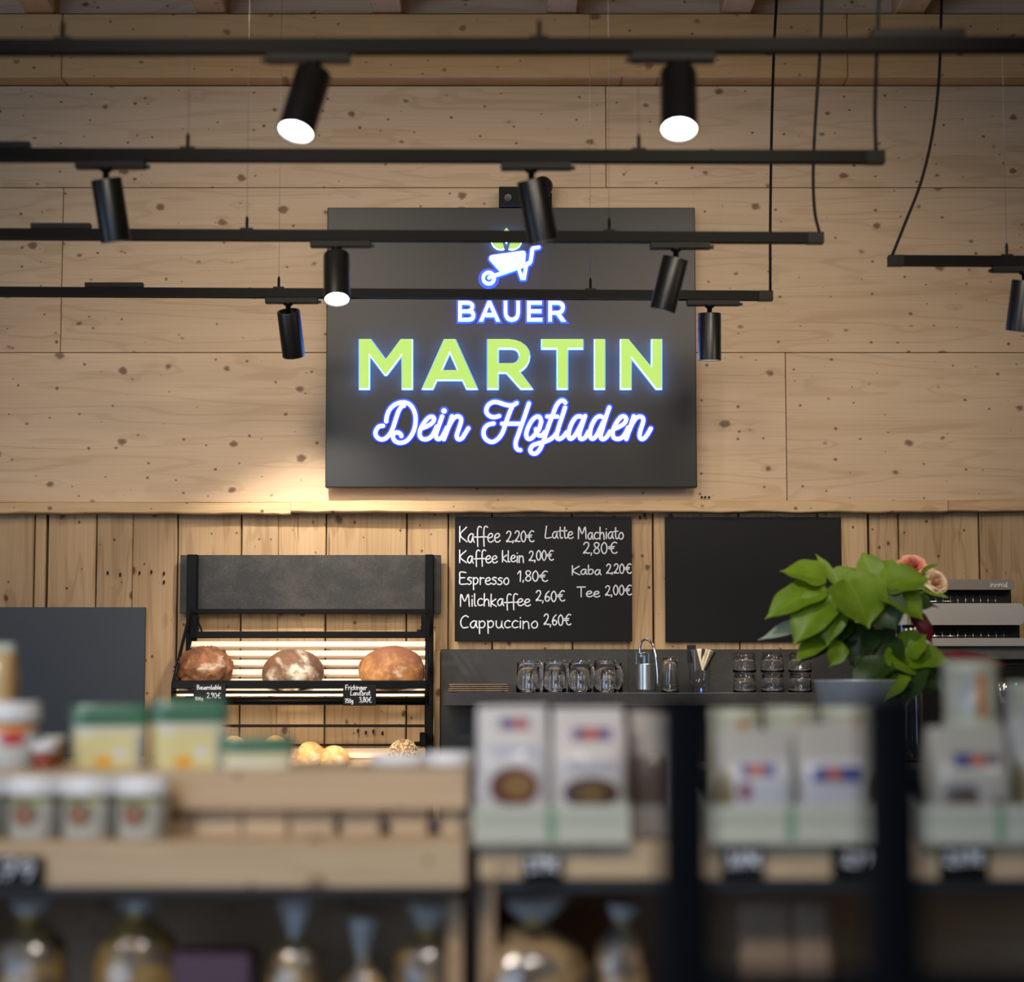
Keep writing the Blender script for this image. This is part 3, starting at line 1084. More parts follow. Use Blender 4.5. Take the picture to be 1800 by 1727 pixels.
box('neck', Vector((c.x - 0.03, 7.66, W(900, 365, SY).z + 0.002)), c + Vector((0.033, 0.09, -0.012)), M['black'], cambox, 0.006)

# ================================================================== chalkboards
GL = {}


def glyph(ch, w, *strokes):
    GL[ch] = (w, strokes)


# unit: x-height 0.6, cap height 1, baseline 0
glyph('K', .62, [(.05, 1), (.05, 0)], [(.55, .95), (.08, .45), (.58, 0)])
glyph('a', .52, [(.42, .5), (.28, .58), (.1, .42), (.06, .2), (.16, .03), (.3, .08), (.42, .5)], [(.43, .55), (.42, .2), (.5, .02)])
glyph('f', .46, [(.5, .95), (.36, 1.02), (.24, .85), (.22, .4), (.24, -.28)], [(.02, .32), (.44, .32)])
glyph('e', .5, [(.08, .28), (.3, .32), (.42, .45), (.32, .58), (.14, .5), (.06, .25), (.16, .04), (.34, .02), (.47, .12)])
glyph('2', .5, [(.08, .8), (.2, .98), (.38, .92), (.4, .68), (.24, .3), (.08, .1), (.1, .02), (.22, .1), (.34, .02), (.47, .06)])
glyph('0', .5, [(.26, .98), (.1, .75), (.07, .35), (.2, .02), (.36, .08), (.44, .45), (.38, .85), (.24, .98)])
glyph(',', .18, [(.1, .06), (.07, -.12)])
glyph('.', .18, [(.09, .03), (.095, .02)])
glyph('€', .62, [(.58, .92), (.42, .98), (.24, .75), (.2, .4), (.3, .08), (.48, .0), (.6, .1)], [(.05, .58), (.42, .6)], [(.05, .42), (.38, .43)])
glyph('L', .55, [(.12, 1), (.06, .5), (.05, .02), (.5, .06)])
glyph('t', .36, [(.16, .95), (.15, .3), (.22, .03), (.36, .08)], [(.0, .62), (.34, .66)])
glyph('M', .8, [(.06, 0), (.1, .98), (.36, .4), (.62, .98), (.7, 0)])
glyph('c', .46, [(.4, .52), (.24, .58), (.09, .4), (.08, .15), (.22, .01), (.42, .08)])
glyph('h', .5, [(.08, 1), (.07, 0)], [(.08, .35), (.24, .56), (.38, .45), (.42, 0)])
glyph('i', .2, [(.1, .55), (.1, 0)], [(.1, .8), (.105, .82)])
glyph('o', .5, [(.26, .58), (.1, .42), (.07, .2), (.2, .02), (.38, .1), (.43, .35), (.34, .55), (.24, .58)])
glyph('k', .48, [(.07, 1), (.06, 0)], [(.4, .6), (.1, .3), (.44, 0)])
glyph('l', .24, [(.08, 1), (.08, .12), (.2, .02)])
glyph('n', .52, [(.07, .58), (.07, 0)], [(.08, .38), (.22, .56), (.38, .48), (.43, 0)])
glyph('8', .5, [(.42, .85), (.26, .98), (.1, .85), (.16, .6), (.38, .4), (.42, .15), (.26, .0), (.08, .14), (.14, .38), (.36, .62), (.42, .85)])
glyph('E', .55, [(.5, .97), (.08, 1), (.06, .5), (.07, .03), (.5, 0)], [(.07, .52), (.42, .54)])
glyph('s', .44, [(.38, .54), (.2, .58), (.1, .44), (.3, .3), (.36, .12), (.2, .0), (.04, .06)])
glyph('p', .52, [(.08, .58), (.1, -.42)], [(.09, .42), (.26, .58), (.42, .42), (.38, .14), (.22, .03), (.1, .12)])
glyph('r', .4, [(.08, .58), (.08, 0)], [(.08, .36), (.2, .55), (.36, .52)])
glyph('1', .34, [(.04, .72), (.24, .98), (.22, 0)])
glyph('6', .5, [(.38, .95), (.18, .7), (.08, .3), (.18, .02), (.36, .06), (.42, .28), (.28, .46), (.1, .3)])
glyph('C', .6, [(.52, .9), (.34, 1), (.12, .75), (.07, .35), (.22, .03), (.5, .08)])
glyph('u', .52, [(.07, .58), (.08, .2), (.2, .02), (.36, .14), (.42, .56)], [(.42, .56), (.42, .15), (.5, .0)])
glyph('T', .6, [(.02, .97), (.58, .98)], [(.3, .97), (.3, 0)])
glyph('b', .5, [(.08, 1), (.08, .05)], [(.08, .35), (.26, .56), (.42, .4), (.36, .1), (.2, .0), (.08, .1)])
glyph('B', .6, [(.08, 0), (.08, 1), (.4, .95), (.44, .7), (.1, .52), (.46, .42), (.5, .12), (.08, 0)])
glyph('d', .52, [(.42, .5), (.26, .58), (.08, .35), (.1, .08), (.26, .02), (.42, .2)], [(.43, 1), (.42, .1), (.5, .0)])
glyph('g', .52, [(.42, .5), (.26, .58), (.08, .38), (.14, .08), (.3, .08), (.42, .5)], [(.43, .56), (.42, -.2), (.28, -.4), (.08, -.3)])
glyph('5', .5, [(.44, .97), (.12, .97), (.1, .55), (.34, .56), (.42, .3), (.3, .03), (.06, .06)])
glyph('7', .5, [(.06, .95), (.44, .97), (.2, 0)], [(.12, .48), (.38, .5)])
glyph('3', .5, [(.08, .9), (.3, .98), (.4, .78), (.2, .55), (.42, .4), (.38, .08), (.08, .04)])
glyph('F', .55, [(.08, 0), (.08, .98), (.5, 1)], [(.08, .52), (.4, .54)])
glyph('9', .5, [(.4, .75), (.26, .58), (.1, .7), (.18, .95), (.36, .94), (.4, .75), (.38, .4), (.26, 0)])
glyph('4', .5, [(.3, .98), (.06, .35), (.46, .36)], [(.34, .6), (.33, 0)])
glyph("'", .16, [(.1, 1), (.07, .85)])


def write(bm, text, x0, x1, base, cap, Y, r, wob=1.0):
    adv = sum(GL[c][0] for c in text)
    pos = 0.0
    rg = random.Random(hash(text) % 1000 if False else sum(ord(c) for c in text))
    for c in text:
        w, strokes = GL[c]
        dy = rg.uniform(-0.04, 0.04) * wob
        for st in strokes:
            pts = []
            for (gx, gy) in st:
                px = x0 + (x1 - x0) * (pos + gx) / adv
                py = base - cap * (gy + dy)
                pts.append(W(px, py, Y))
            pts = catmull(pts, 4) if len(pts) > 2 else pts
            add_stroke(bm, pts, r, 6, 0.25)
        pos += w


def board(x0, y0, x1, y1, label, mat, name='chalkboard'):
    Y = WY - 0.030
    t = empty(name, W((x0 + x1) / 2, y1, Y))
    tag(t, label, 'chalkboard')
    bm = bmesh.new()
    a, b = W(x0, (y0 + y1) / 2, Y), W(x1, (y0 + y1) / 2, Y)
    add_box(bm, (a.x, Y, zz(y1, Y)), (b.x, Y + 0.012, zz(y0, Y)), 0.001)
    bm_obj('panel', bm, mat, t)
    for px in (x0 + 30, x1 - 30):
        c = W(px, (y0 + y1) / 2, Y)
        box('mount', c + Vector((-0.02, 0.012, -0.03)), c + Vector((0.02, 0.026, 0.03)), M['black'], t)
    return t


mb = board(799.5, 909, 1111, 1128, 'black chalkboard with the handwritten coffee price list', M['board'])
BY = WY - 0.0305
R1 = 0.0025
for (t, x0, x1, base, cap) in [
        ('Kaffee', 807, 880, 953.5, 27), ('2,20€', 889, 939, 953, 19.5), ('Kaffee', 807, 875, 990, 22), ('klein', 882, 922, 989, 20),
        ('2,00€', 929, 973, 986, 17.5), ('Espresso', 807, 896, 1028, 21), ('1,80€', 909, 963, 1022, 18.5), ('Milchkaffee', 808, 933, 1066, 21.5),
        ('2,60€', 941, 993, 1057.5, 18.5), ('Cappuccino', 808, 947, 1105, 22), ('2,60€', 955, 1004, 1099.5, 19),
        ('Latte', 958, 1008, 947, 21), ('Machiato', 1015.5, 1097, 948, 21), ('2,80€', 1024, 1085, 973.5, 20),
        ('Kaba', 1005, 1057, 1010.5, 16), ('2,20€', 1065, 1110, 1008.5, 17), ('Tee', 1014, 1055, 1049.5, 17.5), ('2,00€', 1063, 1110.5, 1047, 17.5)]:
    bm = bmesh.new()
    write(bm, t, x0, x1, base, cap, BY, R1)
    bm_obj('chalk_word', bm, M['chalk'], mb, True)
board(1169.5, 909.5, 1480, 1128.5, 'empty black chalkboard behind the potted plant', M['board'])
board(-150, 1068, 254, 1330, 'empty grey chalkboard at the left edge beside the bread rack', M['boardgrey'])

# ================================================================== bread rack
rack = empty('bread_rack', (xx(535, 1100, 7.5), 7.5, 0.93))
tag(rack, 'black metal wall rack with sloping wooden shelves for bread', 'bread rack')
a, b = W(316.5, 1028, 7.70), W(775, 1028, 7.70)
box('header_panel', (a.x, 7.70, zz(1079, 7.70)), (b.x, 7.72, zz(976, 7.70)), M['slate'], rack, 0.001)
for x0, x1 in ((327, 345), (747, 761.5)):
    a, b = W(x0, 1100, 7.66), W(x1, 1100, 7.66)
    zt = zz(975, 7.66)
    box('post', (a.x, 7.66, 0.93), (b.x, 7.70, zt), M['black'], rack, 0.002)
    for yy_ in (1045, 1180, 1300):
        box('wall_fixing', (a.x + 0.003, 7.70, zz(yy_, 7.7) - 0.02), (b.x - 0.003, WY, zz(yy_, 7.7) + 0.02), M['black'], rack)


def hbar(name, x0, x1, y0, y1, Y, depth, mat='black'):
    a, b = W(x0, (y0 + y1) / 2, Y), W(x1, (y0 + y1) / 2, Y)
    return box(name, (a.x, Y, zz(y1, Y)), (b.x, Y + depth, zz(y0, Y)), M[mat], rack, 0.002)


hbar('crossbar', 333, 752, 1071, 1079, 7.60, 0.025)
hbar('crossbar', 333, 751, 1110.5, 1122, 7.585, 0.03)
# upper sloping shelf
BYk, FYk = 7.575, 7.30
zb_, zf_ = zz(1126, BYk), zz(1226, FYk)


def sloped_slats(n, w, th, yb, zb, yf, zf, x0b, x1b, x0f, x1f, matn='slat'):
    for k in range(n):
        f = (k + 0.5) / n
        y = yb + (yf - yb) * f
        z = zb + (zf - zb) * f
        a = x0b + (x0f - x0b) * f
        b = x1b + (x1f - x1b) * f
        ang = math.atan2(zb - zf, yb - yf)
        bm = bmesh.new()
        add_box(bm, (a, -w / 2, -th / 2), (b, w / 2, th / 2), 0.0012)
        bmesh.ops.transform(bm, matrix=Matrix.Translation((0, y, z)) @ Matrix.Rotation(ang, 4, 'X'), verts=bm.verts)
        bm_obj('slat', bm, M[matn], rack)


XL, XR = xx(338, 1130, 7.58), xx(748, 1130, 7.58)
XLf, XRf = xx(306, 1204, 7.30), xx(747, 1204, 7.30)
sloped_slats(6, 0.031, 0.010, BYk, zb_, FYk, zf_, XL, XR, XLf + 0.004, XRf)
hbar('front_rail', 302, 751, 1196.5, 1211, 7.265, 0.012)
hbar('front_rail', 306, 751, 1214.5, 1220, 7.29, 0.012)
a, b = W(304, 1233, 7.285), W(751, 1233, 7.285)
tube('front_tube', [a, b], 0.0135, M['black'], rack, 14)
M['ledstrip'] = emit('rack_led_strip', (1.0, 0.80, 0.52), 60.0)
box('led_strip', a + Vector((0.02, 0.010, -0.008)), b + Vector((-0.02, 0.016, -0.001)), M['ledstrip'], rack)
for x0, x1, s in ((304, 335, 0), (751, 752, 1)):
    pf = W(x0, 1203, 7.275)
    pb = W(x1, 1073, 7.60)
    tube('side_bar', [pf + Vector((0, 0, -0.07)), pf, pb], 0.006, M['black'], rack, 6)
    tube('side_bar', [pf + Vector((0.012, 0.03, 0.0)), W(x1 + 4, 1118, 7.60)], 0.004, M['black'], rack, 6)
    q = W(342 if s == 0 else 748, 1100, 7.62)
    bm = bmesh.new()
    add_box(bm, q + Vector((-0.014, -0.03, -0.03)), q + Vector((0.014, 0.02, 0.035)), 0.003)
    add_tube(bm, [q + Vector((-0.03, -0.01, -0.02)), q + Vector((0.0, -0.01, -0.02))], 0.006, 8)
    bm_obj('hinge_bracket', bm, M['black'], rack)
# cable loop at the upper left bracket
p = W(342, 1085, 7.62)
tube('cable_loop', catmull([p, p + Vector((0.02, -0.01, -0.03)), p + Vector((0.03, 0, -0.07)), p + Vector((0.012, 0.01, -0.05))], 5), 0.003, M['cable'], rack, 6)
# lower sloping shelf
hbar('crossbar', 333, 752, 1274, 1279, 7.34, 0.016)
hbar('crossbar', 333, 744, 1308.5, 1312, 7.60, 0.02)
zb2, zf2 = zz(1316, 7.59), zz(1420, 7.30)
sloped_slats(5, 0.058, 0.010, 7.59, zb2, 7.30, zf2, XL, XR, XLf, XRf)
hbar('front_rail', 302, 751, 1400, 1416, 7.265, 0.012)
q = W(744, 1303, 7.60)
bm = bmesh.new()
add_box(bm, q + Vector((-0.012, -0.02, -0.02)), q + Vector((0.012, 0.02, 0.03)), 0.003)
add_tube(bm, [q + Vector((-0.03, -0.01, -0.008)), q + Vector((0.0, -0.01, -0.008))], 0.006, 8)
bm_obj('hinge_bracket', bm, M['black'], rack)


# ------------------------------------------------------------------ loaves
def loaf(name, c, rx, ry, rz, mat, label, tilt=0.0, lump=0.06, seed=0.0, peak=0.0, cat='bread', cracks=0.0, group='loaves on the bread rack'):
    bm = bmesh.new()
    bmesh.ops.create_icosphere(bm, subdivisions=5, radius=1.0)
    for v in bm.verts:
        p = v.co.copy()
        n = noise.noise(p * 1.3 + Vector((seed, 0, 0))) * lump + noise.noise(p * 4 + Vector((0, seed, 0))) * lump * 0.35
        if cracks:
            r = noise.noise(p * 2.4 + Vector((seed, seed, 0)))
            n += cracks * max(0, 1 - abs(r) * 7) * (1 if p.z > -0.1 else 0)
        s = 1 + n
        z = p.z
        if z < -0.35:
            z = -0.35 - (abs(z) - 0.35) * 0.35      # flat base
        if peak and p.z > 0.5:
            z += peak * max(0, 1 - (p.x * p.x + p.y * p.y) * 9)
        v.co = Vector((p.x * rx * s, p.y * ry * s, z * rz * s))
    bmesh.ops.transform(bm, matrix=Matrix.Rotation(tilt, 4, 'X'), verts=bm.verts)
    bm.normal_update()
    o = bm_obj(name, bm, mat, None, True)
    o.location = c
    tag(o, label, cat, group)
    return o


M['bread1'] = bread('crust_dark_cracked', ((0.085, 0.030, 0.009), (0.25, 0.085, 0.018), (0.04, 0.015, 0.006)), 15, (0.52, 0.42, 0.32), 0.45, 1.0, None, 0.35, 2.0)
M['bread2'] = bread('crust_floured', ((0.16, 0.075, 0.035), (0.09, 0.04, 0.02), (0.28, 0.13, 0.05)), 10, (0.74, 0.64, 0.50), 0.72, 0.7, None, 0.3, 4.0)
M['bread3'] = bread('crust_orange', ((0.50, 0.23, 0.075), (0.30, 0.11, 0.035), (0.60, 0.34, 0.14)), 9, (0.7, 0.55, 0.35), 0.15, 0.6, (0.22, 0.075, 0.025))
M['roll'] = bread('crust_pale', ((0.80, 0.53, 0.24), (0.66, 0.36, 0.11), (0.86, 0.66, 0.38)), 12, (0.88, 0.8, 0.62), 0.6, 0.35)
M['rollseed'] = bread('crust_brown', ((0.36, 0.18, 0.07), (0.26, 0.12, 0.04), (0.48, 0.26, 0.1)), 12)
M['oat'] = plain('oat_flake', (0.82, 0.70, 0.48), 0.7, 0, 0.2, 0.25, 60)
sl = math.atan2(zb_ - zf_, BYk - FYk)
LYk = 7.395


def on_slope(px, Y, up):
    z = zf_ + (zb_ - zf_) * (Y - FYk) / (BYk - FYk)
    return Vector((xx(px, 1170, Y), Y, z + up))


loaf('bread_loaf', on_slope(357, 7.39, 0.022), 0.095, 0.092, 0.074, M['bread1'], 'cracked dark-crusted loaf at the left of the upper bread shelf', sl, 0.12, 1.3, 0, 'bread', 0.12)
loaf('bread_loaf', on_slope(514.5, 7.385, 0.022), 0.104, 0.098, 0.070, M['bread2'], 'flour-dusted dark loaf in the middle of the upper bread shelf', sl, 0.04, 4.1)
loaf('bread_loaf', on_slope(688, 7.39, 0.026), 0.112, 0.098, 0.076, M['bread3'], 'large orange-brown loaf at the right of the upper bread shelf', sl, 0.07, 7.7, 0.06)


def on_slope2(px, Y, up):
    z = zf2 + (zb2 - zf2) * (Y - 7.30) / 0.29
    return Vector((xx(px, 1330, Y), Y, z + up))


sl2 = math.atan2(zb2 - zf2, 0.29)
loaf('bread_roll', on_slope2(545, 7.50, 0.034), 0.050, 0.050, 0.052, M['roll'], 'round golden roll left of its pair on the lower bread shelf', sl2, 0.05, 2.2, group='rolls on the lower bread shelf')
loaf('bread_roll', on_slope2(588, 7.49, 0.030), 0.050, 0.046, 0.048, M['roll'], 'round golden roll touching its left neighbour on the lower bread shelf', sl2, 0.05, 3.9, group='rolls on the lower bread shelf')
loaf('bread_roll', on_slope2(594, 7.395, 0.030), 0.046, 0.046, 0.044, M['roll'], 'pale floured roll in front of the golden pair', sl2, 0.04, 6.9, group='rolls on the lower bread shelf')
loaf('bread_roll', on_slope2(484, 7.53, 0.036), 0.046, 0.046, 0.05, M['roll'], 'golden roll showing only its top above the flat green lid', sl2, 0.05, 8.2, group='rolls on the lower bread shelf')
loaf('bread_roll', on_slope2(412, 7.53, 0.036), 0.044, 0.044, 0.05, M['roll'], 'pale roll peeping out beside the tall green-lidded tub', sl2, 0.05, 9.4, group='rolls on the lower bread shelf')
sr = loaf('bread_roll', on_slope2(709, 7.50, 0.036), 0.052, 0.05, 0.056, M['rollseed'], 'oat-covered roll at the right of the lower bread shelf', sl2, 0.04, 5.5, group='rolls on the lower bread shelf')
bm = bmesh.new()
rg = random.Random(3)
for k in range(420):
    u = rg.uniform(-0.1, 1)
    t = rg.uniform(0, 2 * math.pi)
    s = math.sqrt(max(0, 1 - u * u))
    d = Vector((s * math.cos(t), s * math.sin(t), u))
    p = Vector((d.x * 0.053, d.y * 0.051, d.z * 0.057))
    p = Matrix.Rotation(sl2, 3, 'X') @ p
    q = d.to_track_quat('Z', 'Y').to_matrix().to_4x4() @ Matrix.Rotation(rg.uniform(0, 6.3), 4, 'Z') @ Matrix.Rotation(rg.uniform(-.5, .5), 4, 'X')
    bmesh.ops.create_cone(bm, cap_ends=True, segments=6, radius1=0.0042, radius2=0.0034, depth=0.0016, matrix=Matrix.Translation(p) @ q @ Matrix.Diagonal((1, 0.7, 1, 1)))
so = bm_obj('oat_flakes', bm, M['oat'], None)
so.parent = sr
tag(so, kind='stuff')


# ------------------------------------------------------------------ price tags on the rack
def price_tag(x0, y0, x1, y1, Y, label, lines, lean=0.0, name='price_tag', cr=0.0010):
    t = empty(name, W((x0 + x1) / 2, y1, Y))
    tag(t, label, 'price tag')
    a, b = W(x0, (y0 + y1) / 2, Y), W(x1, (y0 + y1) / 2, Y)
    box('card', (a.x, Y, zz(y1, Y)), (b.x, Y + 0.003, zz(y0, Y)), M['board'], t, 0.0008)
    for (txt, u0, u1, bs, cap) in lines:
        bm = bmesh.new()
        write(bm, txt, u0, u1, bs, cap, Y - 0.0004, cr)
        bm_obj('chalk_word', bm, M['chalk'], t, True)
    return t


price_tag(340, 1203, 397, 1237, 7.255, 'small black price tag reading Bauernlaible 2,90€', [('Bauernlaible', 346, 389, 1212.5, 7.5), ('500g', 343, 357, 1231, 5), ('2,90€', 363, 388, 1227.5, 9)])
price_tag(603, 1206, 661, 1241, 7.255, 'small black price tag reading Frickinger Landbrot 3,80€', [('Frickinger', 607, 645, 1213, 8), ("Land'brot", 616, 651, 1223, 8), ('750g', 606, 621, 1236, 7), ('3,80€', 631, 653, 1235, 9)])

# ================================================================== back counter, stone shelf and splashback
SF = 7.36
shelf_z = zz(1218, SF)
cab = empty('back_counter', (1.0, 7.4, 0))
tag(cab, 'dark stone-topped back counter below the glass shelf', 'counter')
xl, xr = xx(774, 1240, 7.70), xx(1990, 1240, 7.70)
box('cabinet', (xl, 7.12, 0.0), (xr, 7.735, 0.90), M['machine_black'], cab)
box('worktop', (xl, 7.06, 0.90), (xr, 7.735, 0.94), M['counter'], cab, 0.003)
tag(box('splashback', (xl, 7.712, 0.941), (xr, 7.735, zz(1142, 7.712)), M['counter'], None, 0.002), 'dark stone splashback on the wall behind the drinking glasses', 'splashback')
tag(box('wooden_batten', (xx(763, 1240, 7.70), 7.703, 0.0), (xx(773, 1240, 7.70), 7.735, zz(1145, 7.70)), M['plank'], None), 'narrow upright wooden batten between bread rack and splashback', 'batten')
sh = tag(box('stone_shelf', (xx(780, 1230, SF), SF, zz(1241.5, SF)), (xx(1532, 1230, SF), 7.711, shelf_z), M['counter'], None, 0.002), 'long dark stone shelf carrying the drinking glasses', 'shelf')

# ------------------------------------------------------------------ glassware
def on_shelf(px, Y):
    return Vector((xx(px, 1217, Y), Y, shelf_z + 0.0005))


def mug_proto():
    t = empty('glass_mug', (0, 0, 0))
    # upside down: rim on the shelf, heavy base on top
    R, r, H, w, base = 0.041, 0.036, 0.114, 0.0028, 0.012
    bm = bmesh.new()
    prof = [(R - w, 0.0), (R, 0.0), (R + 0.0005, 0.004), (R - 0.001, 0.03), (r + 0.0015, H - 0.01), (r, H - 0.003), (r - 0.003, H), (0.0, H - 0.002),]
    add_lathe(bm, prof, 28)
    inner = [(R - w, 0.0), (R - w - 0.0005, 0.03), (r - w, H - base - 0.006), (r - w - 0.006, H - base), (0.0, H - base - 0.001)]
    add_lathe(bm, inner, 28)
    bmesh.ops.remove_doubles(bm, verts=bm.verts, dist=0.00005)
    bm_obj('body', bm, M['glass'], t, True)
    pts = catmull([(0.037, 0, 0.092), (0.052, 0, 0.094), (0.066, 0, 0.078), (0.069, 0, 0.055), (0.064, 0, 0.032), (0.052, 0, 0.018), (0.039, 0, 0.022)], 4)
    tube('handle', pts, 0.0048, M['glass'], t, 8)
    return t


mug = mug_proto()
spots_m = [(928, 7.43, -48, 'first glass mug from the plate stack, upside down in the front row'),
           (975, 7.43, -50, 'second glass mug of the upside-down front row'),
           (1019, 7.43, -46, 'third glass mug of the upside-down front row'),
           (1064, 7.43, -40, 'last glass mug of the upside-down front row, beside the canister'),
           (952, 7.565, 52, 'glass mug in the back row, nearest the plate stack'),
           (1002, 7.565, 58, 'middle glass mug of the back row'),
           (1074, 7.57, 50, 'glass mug in the back row, nearest the canister')]
for i, (px, Y, rz, lab) in enumerate(spots_m):
    o = mug if i == 0 else copy_tree(mug)
    o.location = on_shelf(px, Y)
    o.rotation_euler = (0, 0, math.radians(rz))
    tag(o, lab, 'glass mug', 'upside-down glass mugs on the stone shelf')


def tumbler_mesh(R, r, H, facets=0, w=0.0026, base=0.010):
    bm = bmesh.new()
    seg = 48
    def ring(rad, z, flute=0.0):
        return [bm.verts.new(((rad + flute * math.cos(facets * 2 * math.pi * k / seg)) * math.cos(2 * math.pi * k / seg), (rad + flute * math.cos(facets * 2 * math.pi * k / seg)) * math.sin(2 * math.pi * k / seg), z)) for k in range(seg)]
    fl = 0.0009 if facets else 0
    outer = [ring(R, 0), ring(R, 0.012), ring(R - 0.001, 0.016, fl), ring((R + r) / 2, H * 0.55, fl), ring(r, H - 0.004, fl), ring(r - 0.003, H)]
    inn = [ring(R - w, 0), ring(R - w - 0.0005, 0.014), ring((R + r) / 2 - w, H * 0.55), ring(r - w - 0.001, H - base - 0.004), ring(r - w - 0.006, H - base)]
    for rows in (outer, inn):
        for p, q in zip(rows[:-1], rows[1:]):
            for k in range(seg):
                k2 = (k + 1) % seg
                bm.faces.new([p[k], p[k2], q[k2], q[k]])
    bm.faces.new(outer[-1])
    bm.faces.new(inn[-1])
    for k in range(seg):
        k2 = (k + 1) % seg
        bm.faces.new([outer[0][k], outer[0][k2], inn[0][k2], inn[0][k]])
    me = bpy.data.meshes.new('tumbler')
    bmesh.ops.recalc_face_normals(bm, faces=bm.faces)
    bm.to_mesh(me)
    bm.free()
    for p in me.polygons:
        p.use_smooth = True
    me.materials.append(M['glass'])
    return me


tm = tumbler_mesh(0.0405, 0.035, 0.0675, 12)
names = ['stack of glasses nearest the sugar glass', 'middle stack of glasses', 'stack of glasses nearest the plant']
for i, px in enumerate((1309, 1358, 1407)):
    for k in range(2):
        o = bpy.data.objects.new('drinking_glass', tm)
        COL.objects.link(o)
        o.location = on_shelf(px, 7.44) + Vector((0, 0, 0.0685 * k))
        o.rotation_euler = (0, 0, 0.3 * i + 0.1 * k)
        tag(o, ('lower' if k == 0 else 'upper') + ' upside-down fluted tumbler of the ' + names[i], 'drinking glass', 'stacked fluted tumblers')
t1 = bpy.data.objects.new('drinking_glass', tumbler_mesh(0.031, 0.0255, 0.122))
COL.objects.link(t1)
t1.location = on_shelf(1178, 7.46)
tag(t1, 'single tall tumbler upside down beside the steel-hosed canister', 'drinking glass')

# canister with a chrome tube
can = empty('milk_canister', on_shelf(1130, 7.46))
tag(can, 'clear canister with a steel inner cup and a chrome hose', 'canister')
c = can.location
lathe('jar', [(0.0, 0.0005), (0.050, 0.0005), (0.052, 0.003), (0.052, 0.128)], M['thinglass'], can, 36, c)
lathe('lid', [(0.0525, 0.126), (0.0535, 0.128), (0.0535, 0.138), (0.049, 0.142), (0.0, 0.143)], M['thinglass'], can, 36, c)
prof = [(0.0, 0.008)]
for k in range(18):
    z = 0.008 + k * 0.005
    prof += [(0.0365, z), (0.0375, z + 0.0025)]
prof += [(0.0365, 0.098), (0.034, 0.099), (0.034, 0.085), (0.0, 0.085)]
lathe('steel_cup', prof, M['steel'], can, 32, c + Vector((0.010, 0, 0)))
pts = catmull([W(1125, 1150, 7.46), W(1125, 1138, 7.46), W(1129, 1128, 7.455), W(1136, 1124.5, 7.44), W(1146, 1132, 7.42), W(1152, 1150, 7.405), W(1155.5, 1180, 7.40), W(1156.5, 1206, 7.40)], 6)
tube('chrome_hose', pts, 0.0042, M['chrome'], can, 10)

# glass with sugar sachets
sg = empty('sachet_glass', on_shelf(1230, 7.46))
tag(sg, 'tall glass holding sugar sachets and a dark card', 'glass')
c = sg.location
lathe('tumbler', [(0.0, 0.004), (0.028, 0.004), (0.031, 0.0005), (0.0365, 0.05), (0.0415, 0.142)], M['thinglass'], sg, 36, c)
M['sachet'] = plain('paper_sachet', (0.78, 0.68, 0.5), 0.7)
M['sachet2'] = plain('dark_sachet', (0.05, 0.035, 0.03), 0.6)
box('dark_card', c + Vector((-0.043, -0.004, 0.10)), c + Vector((-0.012, 0.0, 0.163)), M['machine_black'], sg)
for k in range(7):
    bm = bmesh.new()
    add_box(bm, (-0.011, -0.002, 0), (0.011, 0.002, 0.075), 0.001)
    bmesh.ops.transform(bm, matrix=Matrix.Translation(c + Vector((0.004 + 0.004 * k - 0.008, -0.012 + 0.005 * k, 0.075))) @ Matrix.Rotation(0.12 * (k - 2), 4, 'Y') @ Matrix.Rotation(0.2 * k, 4, 'Z'), verts=bm.verts)
    bm_obj('sachet', bm, M['sachet'] if k % 3 else M['sachet2'], sg)
# stacked trays / plates
M['tray'] = plain('brown_tray', (0.16, 0.105, 0.06), 0.5, 0, 0.5, 0.3, 30)
for k, lab in enumerate(['bottom', 'second', 'third', 'top']):
    p = on_shelf(842, 7.50)
    bm = bmesh.new()
    w = 0.104 - 0.0012 * k
    add_box(bm, (-w, -0.09, 0), (w, 0.09, 0.0048), 0.0018)
    o = bm_obj('serving_board', bm, M['tray'], None)
    o.location = p + Vector((0.002 * ((k * 7) % 3 - 1), 0, 0.0072 * k))
    for sx in (-1, 1):
        for sy in (-1, 1):
            bm = bmesh.new()
            add_tube(bm, [Vector((sx * 0.085, sy * 0.07, -0.0026)), Vector((sx * 0.085, sy * 0.07, 0.0002))], 0.006, 8)
            bm_obj('foot', bm, M['machine_black'], None).parent = o
    o.location.z += 0.0026
    tag(o, lab + ' thin brown serving board in the stack beside the mugs', 'serving board', 'stacked serving boards')

# ================================================================== coffee machine with cup rack
cm = empty('coffee_machine', (xx(1690, 1230, 7.2), 7.2, 0.94))
tag(cm, 'silver and black coffee machine with cup-warmer tiers at the right', 'coffee machine')


def front_panel(name, x0, x1, y0, y1, Y, depth, mat, rad):
    a, b = W(x0, (y0 + y1) / 2, Y), W(x1, (y0 + y1) / 2, Y)
    z0, z1 = zz(y1, Y), zz(y0, Y)
    bm = bmesh.new()
    vs = add_box(bm, (a.x, Y, z0), (b.x, Y + depth, z1))
    ed = [e for e in bm.edges if abs((e.verts[0].co - e.verts[1].co).normalized().y) > 0.9]
    bmesh.ops.bevel(bm, geom=ed, offset=rad, segments=5, affect='EDGES', profile=0.5)
    o = bm_obj(name, bm, M[mat], cm, True)
    autosmooth(o, 40)
    return o


